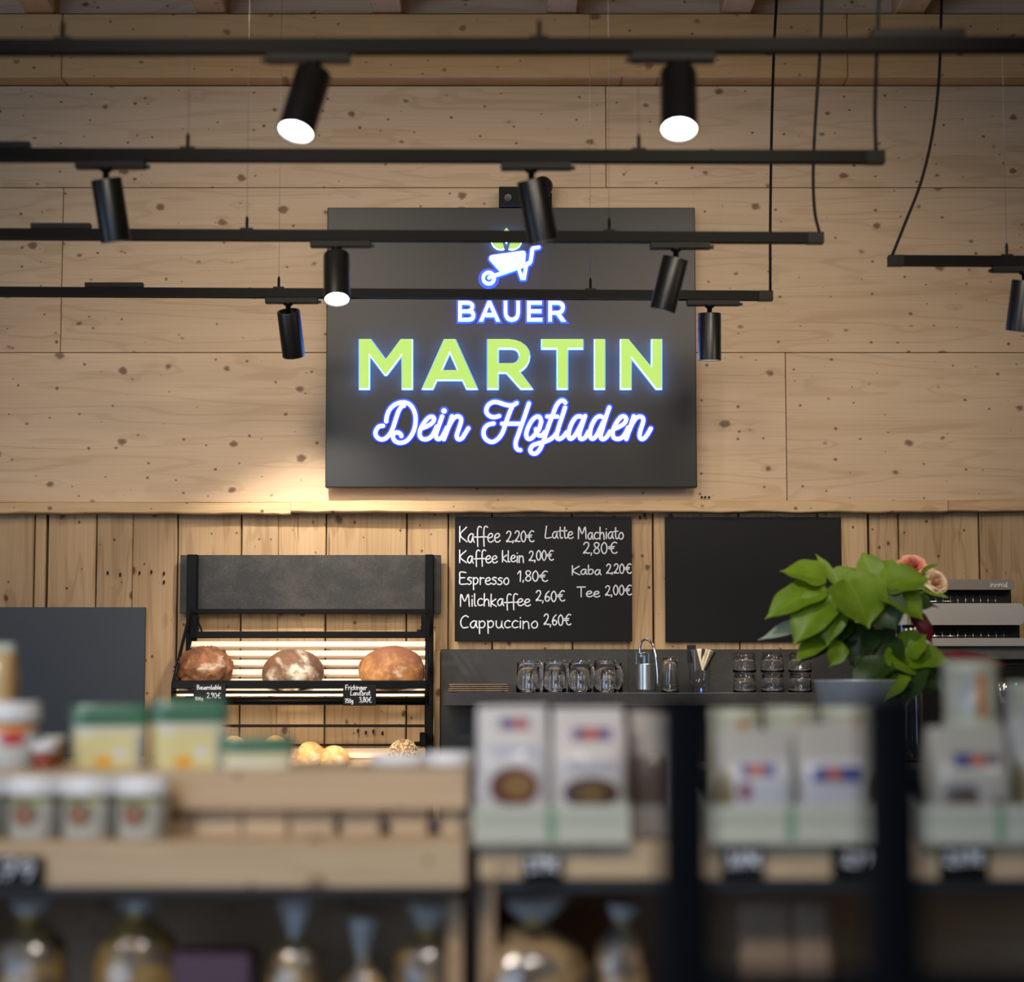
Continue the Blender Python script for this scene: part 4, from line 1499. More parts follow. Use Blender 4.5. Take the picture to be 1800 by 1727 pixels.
front_panel('top_fascia', 1556, 1783, 1019, 1037, 7.28, 0.03, 'machine_taupe', 0.010)
front_panel('middle_fascia', 1548, 1800, 1061, 1099, 7.22, 0.03, 'machine_silver', 0.016)
front_panel('lower_fascia', 1540, 1822, 1122, 1136, 7.15, 0.03, 'machine_silver', 0.006)
for (x0, x1, y0, y1, Y, nm) in ((1560, 1777, 1021, 1070, 7.33, 'upper_housing'), (1552, 1792, 1066, 1130, 7.28, 'lower_housing')):
    a, b = W(x0, y1, Y), W(x1, y0, Y)
    box(nm, (a.x, Y, a.z), (b.x, Y + 0.28, b.z), M['machine_black'], cm, 0.004)
for (y0, y1, x0, x1, Y, n) in ((1040, 1060, 1562, 1756, 7.29, 15), (1103, 1121, 1558, 1771, 7.225, 16)):
    zt, zb0 = zz(y0, Y), zz(y1 - 2, Y)
    tube('rail_wire', [W(x0, y1 - 2, Y), W(x1, y1 - 3, Y)], 0.0012, M['chrome'], cm, 6)
    for k in range(n):
        px = x0 + 4 + (x1 - x0 - 10) * k / (n - 1)
        tube('rail_rod', [W(px - 1, y0, Y + 0.035), W(px, y1, Y)], 0.001, M['chrome'], cm, 5)
a, b = W(1545, 1160, 7.17), W(1830, 1136, 7.17)
M['machine_grey'] = stone('machine_grey_band', (0.07, 0.068, 0.066), (0.10, 0.097, 0.094), 0.5, 20, 0.3)
box('grey_band', (a.x, 7.17, a.z), (b.x, 7.6, b.z), M['machine_grey'], cm, 0.003)
a, b = W(1552, 1160, 7.19), W(1822, 1160, 7.19)
box('body', (a.x, 7.19, 0.94), (b.x, 7.6, a.z), M['machine_black'], cm, 0.004)
tube('trim_line', [W(1560, 1169, 7.185), W(1820, 1168, 7.185)], 0.0015, M['chrome'], cm, 6)
M['led'] = emit('status_light', (0.1, 0.5, 0.6), 1.2)
for px, py in ((1781, 1208), (1772, 1216), (1786, 1203)):
    c = W(px, py, 7.185)
    bm = bmesh.new()
    bmesh.ops.create_uvsphere(bm, u_segments=10, v_segments=6, radius=0.005, matrix=Matrix.Translation(c))
    bm_obj('status_light', bm, M['led'], cm, True)
for px in (1700, 1765):
    c = W(px, 1215, 7.13)
    lathe('group_head', [(0, 0.03), (0.03, 0.03), (0.03, -0.01), (0.022, -0.02), (0.022, -0.04), (0.0, -0.04)], M['chrome'], cm, 20, c)
    box('head_arm', c + Vector((-0.02, 0, 0.0)), c + Vector((0.02, 0.08, 0.03)), M['machine_black'], cm)
M['logo'] = plain('logo_silver', (0.75, 0.73, 0.70), 0.4, 0.6)
bm = bmesh.new()
write(bm, 'innnid', 1740, 1771, 1032, 8.5, 7.2795, 0.0013)
bm_obj('logo_lettering', bm, M['logo'], cm, True)
# small white box beside the machine
wb = tag(box('white_box', W(1549, 1099, 7.05), W(1567, 1068, 7.05) + Vector((0, 0.04, 0)), plain('white_plastic', (0.8, 0.78, 0.8), 0.4), cm, 0.004), None)
wb.name = 'side_cover'

# ================================================================== service counter in the middle distance
sc = empty('service_counter', (1.2, 6.0, 0))
tag(sc, 'black service counter standing before the coffee machine', 'counter')
x0, x1 = xx(1150, 1300, 5.6), xx(2150, 1300, 5.6)
box('front', (x0, 5.6, 0.0), (x1, 5.64, 1.19), M['machine_black'], sc)
box('side', (x0, 5.64, 0.0), (x0 + 0.03, 6.3, 1.19), M['machine_black'], sc)
box('top', (x0 - 0.02, 5.56, 1.19), (x1, 6.32, 1.22), M['counter'], sc, 0.003)

# ------------------------------------------------------------------ potted poinsettia
def leaf_mesh(name, ln, wd, bend, fold, lobes, mat, seed=0):
    bm = bmesh.new()
    nu, nv = 12, 6
    grid = []
    for i in range(nu + 1):
        t = i / nu
        w = wd * (math.sin(math.pi * min(1, t * 1.02 + 0.03)) ** 0.8) * (1.25 - 0.55 * t)
        w *= 1 + lobes * 0.5 * math.sin(t * 3.0 * math.pi + 0.5) * (1 if 0.15 < t < 0.85 else 0.3)
        if i == nu:
            w = 0.0004
        row = []
        for j in range(-nv // 2, nv // 2 + 1):
            s = j / (nv / 2)
            x = s * w / 2
            y = t * ln
            z = -bend * t * t * ln + fold * abs(x) + 0.05 * ln * noise.noise(Vector((s * 2, t * 3, seed)))
            row.append(bm.verts.new((x, y, z)))
        grid.append(row)
    for a, b in zip(grid[:-1], grid[1:]):
        for k in range(nv):
            bm.faces.new([a[k], a[k + 1], b[k + 1], b[k]])
    me = bpy.data.meshes.new(name)
    bm.to_mesh(me)
    bm.free()
    for p in me.polygons:
        p.use_smooth = True
    me.materials.append(mat)
    return me


def leaf_mat(name, c1, c2):
    m, nt, b = new_mat(name)
    g = NT(nt)
    x, y, z, v = g.coords('Object')
    n = g.noise(v, 18, 4)
    rib = g.rng(g.math('ABSOLUTE', x), 0.0, 0.002, 0.4, 0.0)
    col = g.mix(n, c1, c2)
    col = g.mix(rib, col, tuple(min(1, 1.6 * q) for q in c2))
    nt.links.new(col, b.inputs['Base Color'])
    b.inputs['Roughness'].default_value = 0.45
    b.inputs['Subsurface Weight'].default_value = 0.0
    # light passing through the thin leaf
    tr = nt.nodes.new('ShaderNodeBsdfTranslucent')
    nt.links.new(col, tr.inputs['Color'])
    mx = nt.nodes.new('ShaderNodeMixShader')
    mx.inputs[0].default_value = 0.3
    nt.links.new(b.outputs[0], mx.inputs[1])
    nt.links.new(tr.outputs[0], mx.inputs[2])
    nt.links.new(mx.outputs[0], nt.nodes['Material Output'].inputs['Surface'])
    return m


M['leaf'] = leaf_mat('poinsettia_leaf', (0.075, 0.18, 0.006), (0.25, 0.38, 0.015))
M['leafshaded'] = leaf_mat('poinsettia_leaf_shaded', (0.018, 0.05, 0.008), (0.04, 0.09, 0.014))  # darker copy of the leaf green, shade of the lower leaves put into the colour
M['leafpale'] = leaf_mat('poinsettia_leaf_underside', (0.35, 0.42, 0.33), (0.42, 0.5, 0.38))
M['bract'] = leaf_mat('red_bract', (0.16, 0.004, 0.02), (0.25, 0.01, 0.035))
M['stemgreen'] = plain('plant_stem', (0.12, 0.2, 0.04), 0.6)
PYt = 5.92
pot = empty('potted_poinsettia', (xx(1512, 1300, PYt), PYt, 1.22))
tag(pot, 'green leafy poinsettia in a grey zinc pot', 'potted plant')
pc = pot.location
M['zinc'] = plain('zinc_pot', (0.42, 0.46, 0.50), 0.45, 0.4, 0.5, 0.15, 25)
M['soil'] = plain('soil', (0.03, 0.02, 0.012), 0.95, 0, 0.2, 0.4, 60, 1.0)
ph = zz(1196, PYt) - 1.22
lathe('pot', [(0.0, 0.0), (0.092, 0.0), (0.122, ph - 0.006), (0.126, ph), (0.120, ph), (0.116, ph - 0.02), (0.0, ph - 0.02)], M['zinc'], pot, 40, pc)
lathe('soil', [(0.0, ph - 0.012), (0.117, ph - 0.019)], M['soil'], pot, 24, pc)


def add_leaf(parent, base, tip, wd, mat, roll, seed, bend=0.25, fold=0.25, lobes=0.25, name='leaf'):
    base, tip = Vector(base), Vector(tip)
    d = tip - base
    ln = d.length
    me = leaf_mesh(name, ln, wd, bend, fold, lobes, mat, seed)
    o = bpy.data.objects.new(name, me)
    COL.objects.link(o)
    y = d.normalized()
    # leaf surface mostly faces the viewer and the light above
    nrm = Vector((math.sin(roll) * 0.7, -0.75, 0.65 + 0.3 * math.cos(roll)))
    x = y.cross(nrm).normalized()
    z = x.cross(y).normalized()
    mat4 = Matrix((x, y, z)).transposed().to_4x4()
    mat4.translation = base - z * 0
    o.matrix_basis = mat4
    attach(o, parent)
    return o


leafspec = [  # base px, tip px, dY base, dY tip, width px, material
    ((1452, 1035), (1346, 1064), 0.00, -0.06, 62, 'leaf'), ((1462, 1048), (1392, 1117), -0.03, -0.10, 66, 'leaf'),
    ((1452, 1022), (1378, 990), 0.02, 0.02, 66, 'leaf'), ((1470, 1030), (1440, 968), 0.04, 0.06, 16, 'leaf'),
    ((1470, 1030), (1502, 992), 0.04, 0.05, 44, 'leaf'), ((1490, 1020), (1535, 1092), -0.06, -0.13, 98, 'leaf'),
    ((1545, 1035), (1516, 966), 0.03, 0.05, 44, 'leaf'), ((1548, 1034), (1568, 976), 0.03, 0.06, 60, 'leaf'),
    ((1545, 1035), (1632, 1002), -0.02, -0.04, 70, 'leaf'), ((1550, 1042), (1628, 1072), -0.04, -0.10, 80, 'leaf'),
    ((1545, 1042), (1470, 1010), -0.02, -0.02, 54, 'leaf'), ((1470, 1046), (1450, 1122), -0.02, -0.10, 58, 'leaf'),
    ((1540, 1048), (1575, 1100), -0.05, -0.11, 66, 'leafshaded'), ((1470, 1090), (1338, 1099), 0.03, -0.02, 34, 'leafpale'),
    ((1500, 1090), (1400, 1150), 0.0, -0.04, 50, 'leafshaded'), ((1470, 1120), (1395, 1145), -0.02, -0.08, 42, 'leaf'),
    ((1480, 1130), (1462, 1170), -0.05, -0.08, 30, 'leaf'), ((1500, 1110), (1440, 1135), 0.02, -0.03, 46, 'leafshaded'),
    ((1530, 1100), (1492, 1160), 0.0, -0.03, 56, 'leafshaded'), ((1555, 1110), (1535, 1175), 0.0, -0.05, 62, 'leafshaded'),
    ((1560, 1140), (1640, 1172), -0.03, -0.09, 70, 'leaf'), ((1560, 1160), (1500, 1212), -0.05, -0.1, 60, 'leafshaded'),
    ((1590, 1150), (1622, 1112), -0.04, -0.06, 60, 'leaf'), ((1590, 1160), (1668, 1150), -0.04, -0.08, 56, 'leaf'),
    ((1580, 1175), (1660, 1205), -0.04, -0.1, 66, 'leafshaded'), ((1575, 1185), (1550, 1222), -0.06, -0.12, 60, 'leaf'),
    ((1600, 1180), (1592, 1228), -0.06, -0.12, 66, 'leafshaded'), ((1590, 1150), (1565, 1130), -0.05, -0.07, 44, 'leafshaded'),
    ((1640, 1165), (1768, 1146), 0.02, 0.0, 34, 'bract'), ((1640, 1168), (1730, 1172), 0.0, -0.03, 30, 'bract'),
    ((1560, 1060), (1650, 1050), 0.02, 0.02, 56, 'leafshaded'), ((1600, 1080), (1648, 1125), 0.05, 0.03, 40, 'bract'),
]
rg = random.Random(11)
for i, (b, t, yb, yt, w, mt) in enumerate(leafspec):
    add_leaf(pot, W(b[0], b[1], PYt + yb), W(t[0], t[1], PYt + yt), w * mpp(1100, PYt) * 1.28, M[mt], rg.uniform(-0.9, 0.9), i * 1.7)
for k, (b, t) in enumerate([((1512, 1195), (1462, 1040)), ((1516, 1195), (1546, 1038)), ((1508, 1195), (1480, 1125)), ((1525, 1195), (1575, 1150)), ((1530, 1195), (1640, 1165)), ((1512, 1195), (1500, 1100)), ((1520, 1195), (1590, 1175))]):
    p0, p1 = W(b[0], b[1] + 8, PYt + 0.02), W(t[0], t[1], PYt)
    mid = (p0 + p1) / 2 + Vector((0.01 * (k % 3 - 1), 0.02, 0))
    tube('stem', catmull([p0, mid, p1], 5), 0.0038, M['stemgreen'], pot, 7)

# ------------------------------------------------------------------ roses in a vase
VY = 6.28
vase = empty('vase_of_roses', (xx(1597, 1140, VY), VY - 0.04, 1.22))
tag(vase, 'small glass vase with a coral rose and a peach rose', 'vase')
vc = vase.location
vh = zz(1100, VY) - 1.22
lathe('vase', [(0.0, 0.0), (0.03, 0.0), (0.034, 0.06), (0.027, vh - 0.04), (0.031, vh), (0.0285, vh), (0.0245, vh - 0.04), (0.031, 0.06), (0.027, 0.006), (0.0, 0.006)], M['glass'], vase, 28, vc)
lathe('metal_band', [(0.0275, vh - 0.045), (0.0295, vh - 0.043), (0.0295, vh - 0.012), (0.0285, vh - 0.01)], M['chrome'], vase, 28, vc)
def petal_mat(name, c1, c2):
    m, nt, b = new_mat(name)
    g = NT(nt)
    isl = nt.nodes.new('ShaderNodeNewGeometry').outputs['Random Per Island']
    x, y, z, v = g.coords('Object')
    at = nt.nodes.new('ShaderNodeAttribute')
    at.attribute_name = 'edge'
    e = g.math('POWER', at.outputs['Fac'], 2.0)  # lit petal rims put into the colour, paler towards the tip
    col = g.mix(g.math('ADD', g.math('MULTIPLY', isl, 0.25), g.math('MULTIPLY', e, 0.85), True), c1, c2)
    nt.links.new(col, b.inputs['Base Color'])
    b.inputs['Roughness'].default_value = 0.6
    return m


M['rose_coral'] = petal_mat('rose_coral', (0.50, 0.02, 0.015), (0.95, 0.50, 0.36))
M['rose_peach'] = petal_mat('rose_peach', (0.60, 0.20, 0.05), (0.95, 0.84, 0.62))


def rose(c, r, mat, face, seed):
    bm = bmesh.new()
    edge = bm.verts.layers.float.new('edge')
    rgx = random.Random(seed)
    for layer, (n, rad, hgt, opn) in enumerate(((3, 0.25, 0.9, 0.05), (4, 0.45, 0.85, 0.2), (5, 0.68, 0.75, 0.45), (6, 0.9, 0.6, 0.8), (6, 1.05, 0.4, 1.1))):
        for k in range(n):
            th = 2 * math.pi * k / n + layer * 0.7 + rgx.uniform(-.15, .15)
            grid = []
            for i in range(6):
                v = i / 5
                row = []
                for j in range(7):
                    u = j / 6 - 0.5
                    ang = th + u * (2 * math.pi / n * 1.15)
                    rr = rad * (0.35 + 0.65 * math.sin(v * 1.4)) + opn * v * v * 0.25
                    zc = hgt * (v - 0.15) - opn * max(0, v - 0.65) * 0.8 - 0.25 * (2 * u) ** 2 * v
                    rf = 0.10 * noise.noise(Vector((u * 5 + k, v * 3, layer + seed))) * v
                    vv = bm.verts.new(Vector(((rr + rf) * math.cos(ang), (rr + rf) * math.sin(ang), zc + rf)) * r)
                    vv[edge] = v
                    row.append(vv)
                grid.append(row)
            for a, b in zip(grid[:-1], grid[1:]):
                for j in range(6):
                    bm.faces.new([a[j], a[j + 1], b[j + 1], b[j]])
    q = Vector(face).to_track_quat('Z', 'Y').to_matrix().to_4x4()
    bmesh.ops.transform(bm, matrix=Matrix.Translation(c) @ q, verts=bm.verts)
    return bm_obj('rose_bloom', bm, mat, vase, True)


c1, c2 = W(1602, 997, VY), W(1645, 1023, VY - 0.02)
rose(c1, 0.036, M['rose_coral'], (-0.1, -0.75, 0.6), 4).__setitem__('label', 'coral red rose bloom')
rose(c2, 0.030, M['rose_peach'], (0.35, -0.8, 0.4), 9).__setitem__('label', 'peach rose bloom')
rose(W(1632, 1010, VY + 0.02), 0.024, M['rose_peach'], (0.0, -0.6, 0.7), 14)
for b, t in (((1596, 1110), (1601, 1003)), ((1599, 1110), (1643, 1030)), ((1600, 1110), (1634, 1015))):
    tube('stem', catmull([W(b[0], b[1] + 40, VY - 0.04), W(b[0], b[1] - 10, VY - 0.03), W(t[0], t[1], VY)], 6), 0.0028, M['stemgreen'], vase, 7)
for i, (b, t, w) in enumerate([((1625, 1040), (1668, 1048), 18), ((1630, 1000), (1650, 992), 14), ((1618, 1012), (1636, 990), 12), ((1612, 1040), (1638, 1066), 18), ((1610, 1050), (1604, 1078), 18), ((1618, 1035), (1608, 1012), 20), ((1606, 1010), (1580, 985), 14), ((1622, 1032), (1640, 1045), 20)]):
    add_leaf(vase, W(b[0], b[1], VY - 0.03), W(t[0], t[1], VY - 0.05), w * mpp(1030, VY), M['leaf'], rg.uniform(-0.5, 0.5), i + 40, 0.1, 0.2, 0.0)

# ================================================================== foreground shelf units
M['metal_edge'] = plain('black_metal_edge', (0.012, 0.012, 0.014), 0.45)
M['shadedwood'] = wood('shaded_shelf_back', (0.40, 0.27, 0.16), (0.28, 0.17, 0.09), (0.12, 0.06, 0.03), 'X', 0.5, 0.5)  # darker shelf wood, the shade inside the unit is put into its colour
FY = 2.80
ledge_z = zz(1482, FY)
top_z = zz(1356, 2.93)


def fx(px, py, Y):
    return W(px, py, Y).x


# ---- left unit: stepped wooden display
lu = empty('display_shelf', (fx(380, 1500, FY), 3.1, 0))
tag(lu, 'stepped wooden display shelf in the left foreground', 'display shelf')
xa, xb = fx(-330, 1500, FY), fx(818, 1500, FY)
box('front_board', (xa, FY, zz(1561, FY)), (xb, FY + 0.022, ledge_z), M['shelfwood'], lu, 0.002)
box('ledge_board', (xa, FY + 0.022, ledge_z - 0.022), (xb, 3.40, ledge_z), M['shelfwood'], lu, 0.002)
box('edge_strip', (xa, FY - 0.004, zz(1577, FY)), (fx(805, 1500, FY), FY + 0.03, zz(1561, FY)), M['metal_edge'], lu, 0.002)
xc = fx(821, 1390, 2.94)
box('upper_slat', (xa, 2.93, zz(1424, 2.93)), (xc, 2.95, top_z), M['shelfwood'], lu, 0.002)
box('top_board', (xa, 2.951, top_z - 0.018), (xc, 3.34, top_z), M['shelfwood'], lu, 0.002)
for k, (p0, p1) in enumerate(((-320, 120), (124, 345), (349, 428), (433, 508), (514, 590), (604, 668), (690, 752), (776, 812))):
    box('rear_slat', (fx(p0, 1450, 2.985), 2.952 + 0.002 * (k % 3), ledge_z), (fx(p1, 1450, 2.985), 2.965 + 0.002 * (k % 3), top_z - 0.02), M['shelfwood'], lu, 0.001)
for x in (xa, xb - 0.025):
    box('side_panel', (x, FY + 0.06, 0.0), (x + 0.02, 3.40, ledge_z - 0.024), M['shadedwood'], lu)
box('back_panel', (xa + 0.02, 3.38, 0.0), (xb - 0.025, 3.40, ledge_z - 0.024), M['shadedwood'], lu)
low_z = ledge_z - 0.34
box('lower_shelf', (xa + 0.02, FY + 0.02, low_z - 0.02), (xb - 0.025, 3.38, low_z), M['shadedwood'], lu, 0.001)

# ---- right unit
ru = empty('display_shelf', (fx(1350, 1500, FY), 3.1, 0))
tag(ru, 'wooden display shelf with cartons of bags in the right foreground', 'display shelf')
xd, xe = fx(842, 1500, FY), fx(2080, 1500, FY)
box('front_board', (xd, FY, zz(1547, FY)), (xe, FY + 0.022, ledge_z), M['shelfwood'], ru, 0.002)
box('ledge_board', (xd, FY + 0.022, ledge_z - 0.022), (xe, 3.40, ledge_z), M['shelfwood'], ru, 0.002)
box('edge_strip', (xd + 0.02, FY - 0.004, zz(1572, FY)), (xe, FY + 0.03, zz(1547, FY)), M['metal_edge'], ru, 0.002)
for x in (xd, xe - 0.02):
    box('side_panel', (x, FY + 0.06, 0.0), (x + 0.02, 3.40, ledge_z - 0.024), M['shadedwood'], ru)
box('back_panel', (xd + 0.02, 3.38, 0.0), (xe - 0.02, 3.40, ledge_z - 0.024), M['shadedwood'], ru)
box('lower_shelf', (xd + 0.02, FY + 0.02, low_z - 0.02), (xe - 0.02, 3.38, low_z), M['shadedwood'], ru, 0.001)


# ------------------------------------------------------------------ jars with white lids on the ledge
M['lidwhite'] = plain('white_lid', (0.80, 0.80, 0.82), 0.35)
WHT = (0.62, 0.62, 0.58)
M['jarlabel'] = printed('jar_label', (0.50, 0.50, 0.45), [('rect', .5, .93, .6, .08, (0.30, 0.30, 0.07)), ('rect', .5, .84, .2, .05, (0.42, 0.42, 0.10)), ('ell', .42, .60, .27, .32, (0.13, 0.12, 0.06)), ('ell', .38, .54, .18, .20, (0.30, 0.12, 0.075)), ('rect', .9, .5, .09, .4, (0.33, 0.33, 0.32))])


def jar(px, Y, z, w_px, h_lid, h_tot, label, mat, name='jar', group=None, py=1440):
    m_ = mpp(py, Y)
    r = w_px * m_ / 2
    H = h_tot * m_
    hl = h_lid * m_
    c = Vector((fx(px, py, Y), Y, z))
    t = empty(name, c)
    tag(t, label, 'jar', group)
    o = lathe('body', [(0, 0), (r * 0.86, 0), (r * 0.93, 0.004), (r * 0.93, H - hl - 0.012), (r * 0.84, H - hl - 0.001), (0, H - hl)], mat, t, 32, c)
    o = lathe('lid', [(0, H - hl), (r, H - hl), (r * 1.01, H - hl + 0.002), (r * 1.0, H - 0.004), (r * 0.95, H), (0, H)], M['lidwhite'], t, 32, c)
    return t


JY = 2.885
labs = ['white-lidded jar cut off at the left edge of the ledge', 'first whole white-lidded jar from the left on the ledge', 'middle white-lidded jar on the ledge', 'rightmost white-lidded jar on the ledge']
for px, lb in zip((-36, 60, 155, 251), labs):
    jar(px, JY, ledge_z, 96, 32, 108, lb, M['jarlabel'], group='white-lidded jars on the ledge')
M['tallabel'] = printed('tall_jar_label', (0.62, 0.64, 0.60), [('rect', .5, .93, .6, .1, (0.55, 0.30, 0.10)), ('rect', .62, .84, .3, .06, (0.75, 0.25, 0.05)), ('ell', .66, .64, .22, .15, (0.50, 0.05, 0.06))])
jar(15, 3.0, top_z, 110, 34, 118, 'tall white-lidded jar with a red and orange label at the left edge', M['tallabel'], py=1300)
M['redjam'] = plain('red_jam', (0.26, 0.035, 0.008), 0.15, 0, 0.6, 0.3, 30)
jar(77, 2.972, top_z, 44, 17, 50, 'small jar of red jam with a white lid', M['redjam'], py=1350)

# tall tan pack behind the jars
M['pastapack'] = printed('spaghetti_pack', (0.55, 0.34, 0.13), [('rect', .5, .97, .6, .05, (0.6, 0.62, 0.58)), ('rect', .75, .5, .12, .42, (0.62, 0.42, 0.2))], 0.3, 0.5)
c = Vector((fx(-12, 1250, 3.2), 3.2, top_z))
superloft('pasta_pack', [(0, .03, .028, 0, 0), (.01, .034, .03, 0, 0), (.13, .034, .03, 0, 0), (.155, .032, .024, 0, 0), (.178, .030, .006, 0, 0)], M['pastapack'], None, 24, 3.0, True, 0.002, c)
tag(bpy.context.scene.objects['pasta_pack'], 'tall tan pasta pack behind the jars at the left edge', 'pasta pack')
M['honey'] = plain('amber_jar', (0.25, 0.12, 0.03), 0.2)
jar(96, 3.15, top_z, 40, 10, 52, 'small amber jar between the tall jar and the green-lidded tub', M['honey'], py=1320)

# ------------------------------------------------------------------ green-lidded tubs
M['greenlid'] = plain('green_lid', (0.075, 0.20, 0.125), 0.30, 0, 0.8, 0, 20, 0, 0.4)
M['tubprint'] = printed('yellow_tub_print', (0.76, 0.69, 0.34), [('rect', .5, .9, .6, .12, (0.72, 0.70, 0.55)), ('ell', .40, .14, .13, .13, (0.85, 0.42, 0.03)), ('ell', .63, .33, .09, .14, (0.75, 0.75, 0.72)), ('ell', .18, .8, .07, .10, (0.75, 0.75, 0.75)), ('rect', .90, .38, .07, .38, (0.48, 0.48, 0.48))])
M['creamtub'] = printed('cream_tub_print', (0.74, 0.70, 0.48), [('rect', .5, .2, .6, .1, (0.8, 0.78, 0.7))])


def tub(px, Y, w_px, h_px, lid_px, rz, label, mat, py=1300, sc=1.0):
    m_ = mpp(py, Y)
    a = w_px * m_ / 2
    d = a * 0.74
    H, hl = h_px * m_, lid_px * m_
    t = empty('plastic_tub', (0, 0, 0))
    superloft('tub_body', [(0, a * .88, d * .88, 0, 0), (.004, a * .9, d * .9, 0, 0), (H - hl, a * .97, d * .97, 0, 0)], mat, t, 36, 7.0)
    superloft('lid', [(H - hl - .002, a * 1.02, d * 1.03, 0, 0), (H - hl * .45, a * 1.03, d * 1.04, 0, 0), (H - hl * .40, a * .99, d * 1.0, 0, 0), (H - .002, a * .98, d * .99, 0, 0), (H, a * .95, d * .95, 0, 0)], M['greenlid'], t, 36, 7.0)
    t.location = (fx(px, py, Y), Y, top_z)
    t.rotation_euler = (0, 0, math.radians(rz))
    tag(t, label, 'tub', 'green-lidded plastic tubs')
    return t


tub(190, 3.09, 128, 110, 34, 17, 'left yellow tub with a green lid, beside the small jam jar', M['tubprint'])
tub(330, 3.08, 130, 118, 36, 17, 'taller yellow tub with a green lid in front of the bread rack', M['tubprint'])
tub(450, 3.06, 128, 54, 22, 14, 'low cream tub with a green lid, last in the row of tubs', M['creamtub'])
for px, Y, w, h, lb in ((703, 3.18, 104, 20, 'flat white tin lid on the top board below the oat roll'), (790, 3.14, 84, 26, 'flat white tin lid at the right end of the top board')):
    m_ = mpp(1340, Y)
    c = Vector((fx(px, 1340, Y), Y, top_z))
    o = lathe('white_tin', [(0, 0), (w * m_ / 2 * .95, 0), (w * m_ / 2, .002), (w * m_ / 2, h * m_ - .004), (w * m_ / 2 * .94, h * m_), (0, h * m_)], M['lidwhite'], None, 36, c)
    tag(o, lb, 'tin')


# ------------------------------------------------------------------ paper bags, pouches, cartons
BLUE = (0.012, 0.03, 0.16)
ORG = (0.45, 0.10, 0.05)
M['bag1'] = printed('bread_mix_bag_a', (0.58, 0.56, 0.56), [('rect', .52, .865, .2, .045, (0.12, 0.08, 0.22)), ('rect', .60, .865, .07, .04, ORG), ('rect', .5, .66, .34, .035, (0.32, 0.35, 0.46)), ('ell', .52, .40, .33, .15, (0.13, 0.032, 0.02)), ('ell', .56, .41, .2, .09, (0.26, 0.15, 0.05))], 0.5, 0.25)
M['bag2'] = printed('bread_mix_bag_b', (0.58, 0.54, 0.53), [('rect', .54, .80, .25, .045, (0.10, 0.06, 0.20)), ('rect', .52, .80, .09, .045, (0.42, 0.08, 0.05)), ('rect', .52, .56, .32, .04, (0.36, 0.36, 0.42)), ('ell', .52, .36, .36, .12, (0.055, 0.025, 0.014)), ('ell', .52, .36, .18, .08, (0.15, 0.085, 0.025))], 0.5, 0.25)
M['bag3'] = printed('bread_mix_bag_c', (0.40, 0.37, 0.35), [('rect', .3, .45, .4, .2, (0.10, 0.06, 0.04))], 0.5, 0.25)
M['pouch1'] = printed('white_pouch_a', (0.44, 0.43, 0.41), [('rect', .58, .36, .34, .38, (0.52, 0.53, 0.57)), ('rect', .52, .64, .22, .055, (0.05, 0.06, 0.25)), ('rect', .50, .64, .10, .05, ORG), ('ell', .36, .45, .09, .09, (0.25, 0.08, 0.14)), ('ell', .12, .45, .1, .2, (0.20, 0.15, 0.07)), ('ell', .32, .22, .1, .06, (0.5, 0.13, 0.06))], 0.4, 0.5)
M['pouch2'] = printed('white_pouch_b', (0.44, 0.42, 0.39), [('rect', .46, .34, .36, .36, (0.50, 0.50, 0.54)), ('rect', .50, .57, .30, .065, (0.02, 0.035, 0.20)), ('rect', .48, .57, .08, .05, ORG), ('ell', .30, .26, .14, .06, (0.42, 0.14, 0.14)), ('ell', .97, .42, .1, .18, (0.14, 0.08, 0.04))], 0.4, 0.5)
M['pouch3'] = printed('white_pouch_c', (0.42, 0.41, 0.36), [('rect', .42, .70, .12, .06, (0.02, 0.03, 0.22)), ('rect', .66, .70, .2, .05, (0.12, 0.09, 0.14)), ('rect', .58, .70, .07, .05, ORG), ('ell', .5, .28, .42, .14, (0.12, 0.08, 0.05)), ('rect', .35, .44, .2, .04, (0.08, 0.08, 0.10)), ('ell', .66, .45, .09, .2, (0.45, 0.43, 0.40))], 0.4, 0.5)
M['carton'] = printed('pale_green_carton', (0.52, 0.53, 0.44), [('rect', .5, .62, .47, .16, (0.42, 0.45, 0.37)), ('rect', .5, .5, .03, .42, (0.17, 0.30, 0.18))], 0.6)


def bag(name, px0, px1, ytop, Y, label, mat, cat, dep=0.045, puff=0.9, group=None, gather=1.0, sx=0.0):
    m_ = mpp(1380, Y)
    a = (px1 - px0) * m_ / 2
    H = zz(ytop, Y) - ledge_z - 0.003
    c = Vector((fx((px0 + px1) / 2, 1380, Y), Y, ledge_z + 0.003))
    rows = []
    for k in range(11):
        t = k / 10
        dd = dep * (0.85 + 0.25 * math.sin(t * 2.6)) * (1 if t < 0.62 else max(0.06, 1 - (t - 0.62) / 0.38 * 0.95))
        aa = a * (0.94 + 0.06 * math.sin(t * 3.0)) * (1 if t < 0.75 else 1 - (1 - gather) * (t - 0.75) / 0.25)
        rows.append((t * H, aa, dd, sx * t * t, 0))
    o = superloft(name, rows, mat, None, 36, 4.5, True, 0.0035, c)
    tag(o, label, cat, group)
    return o


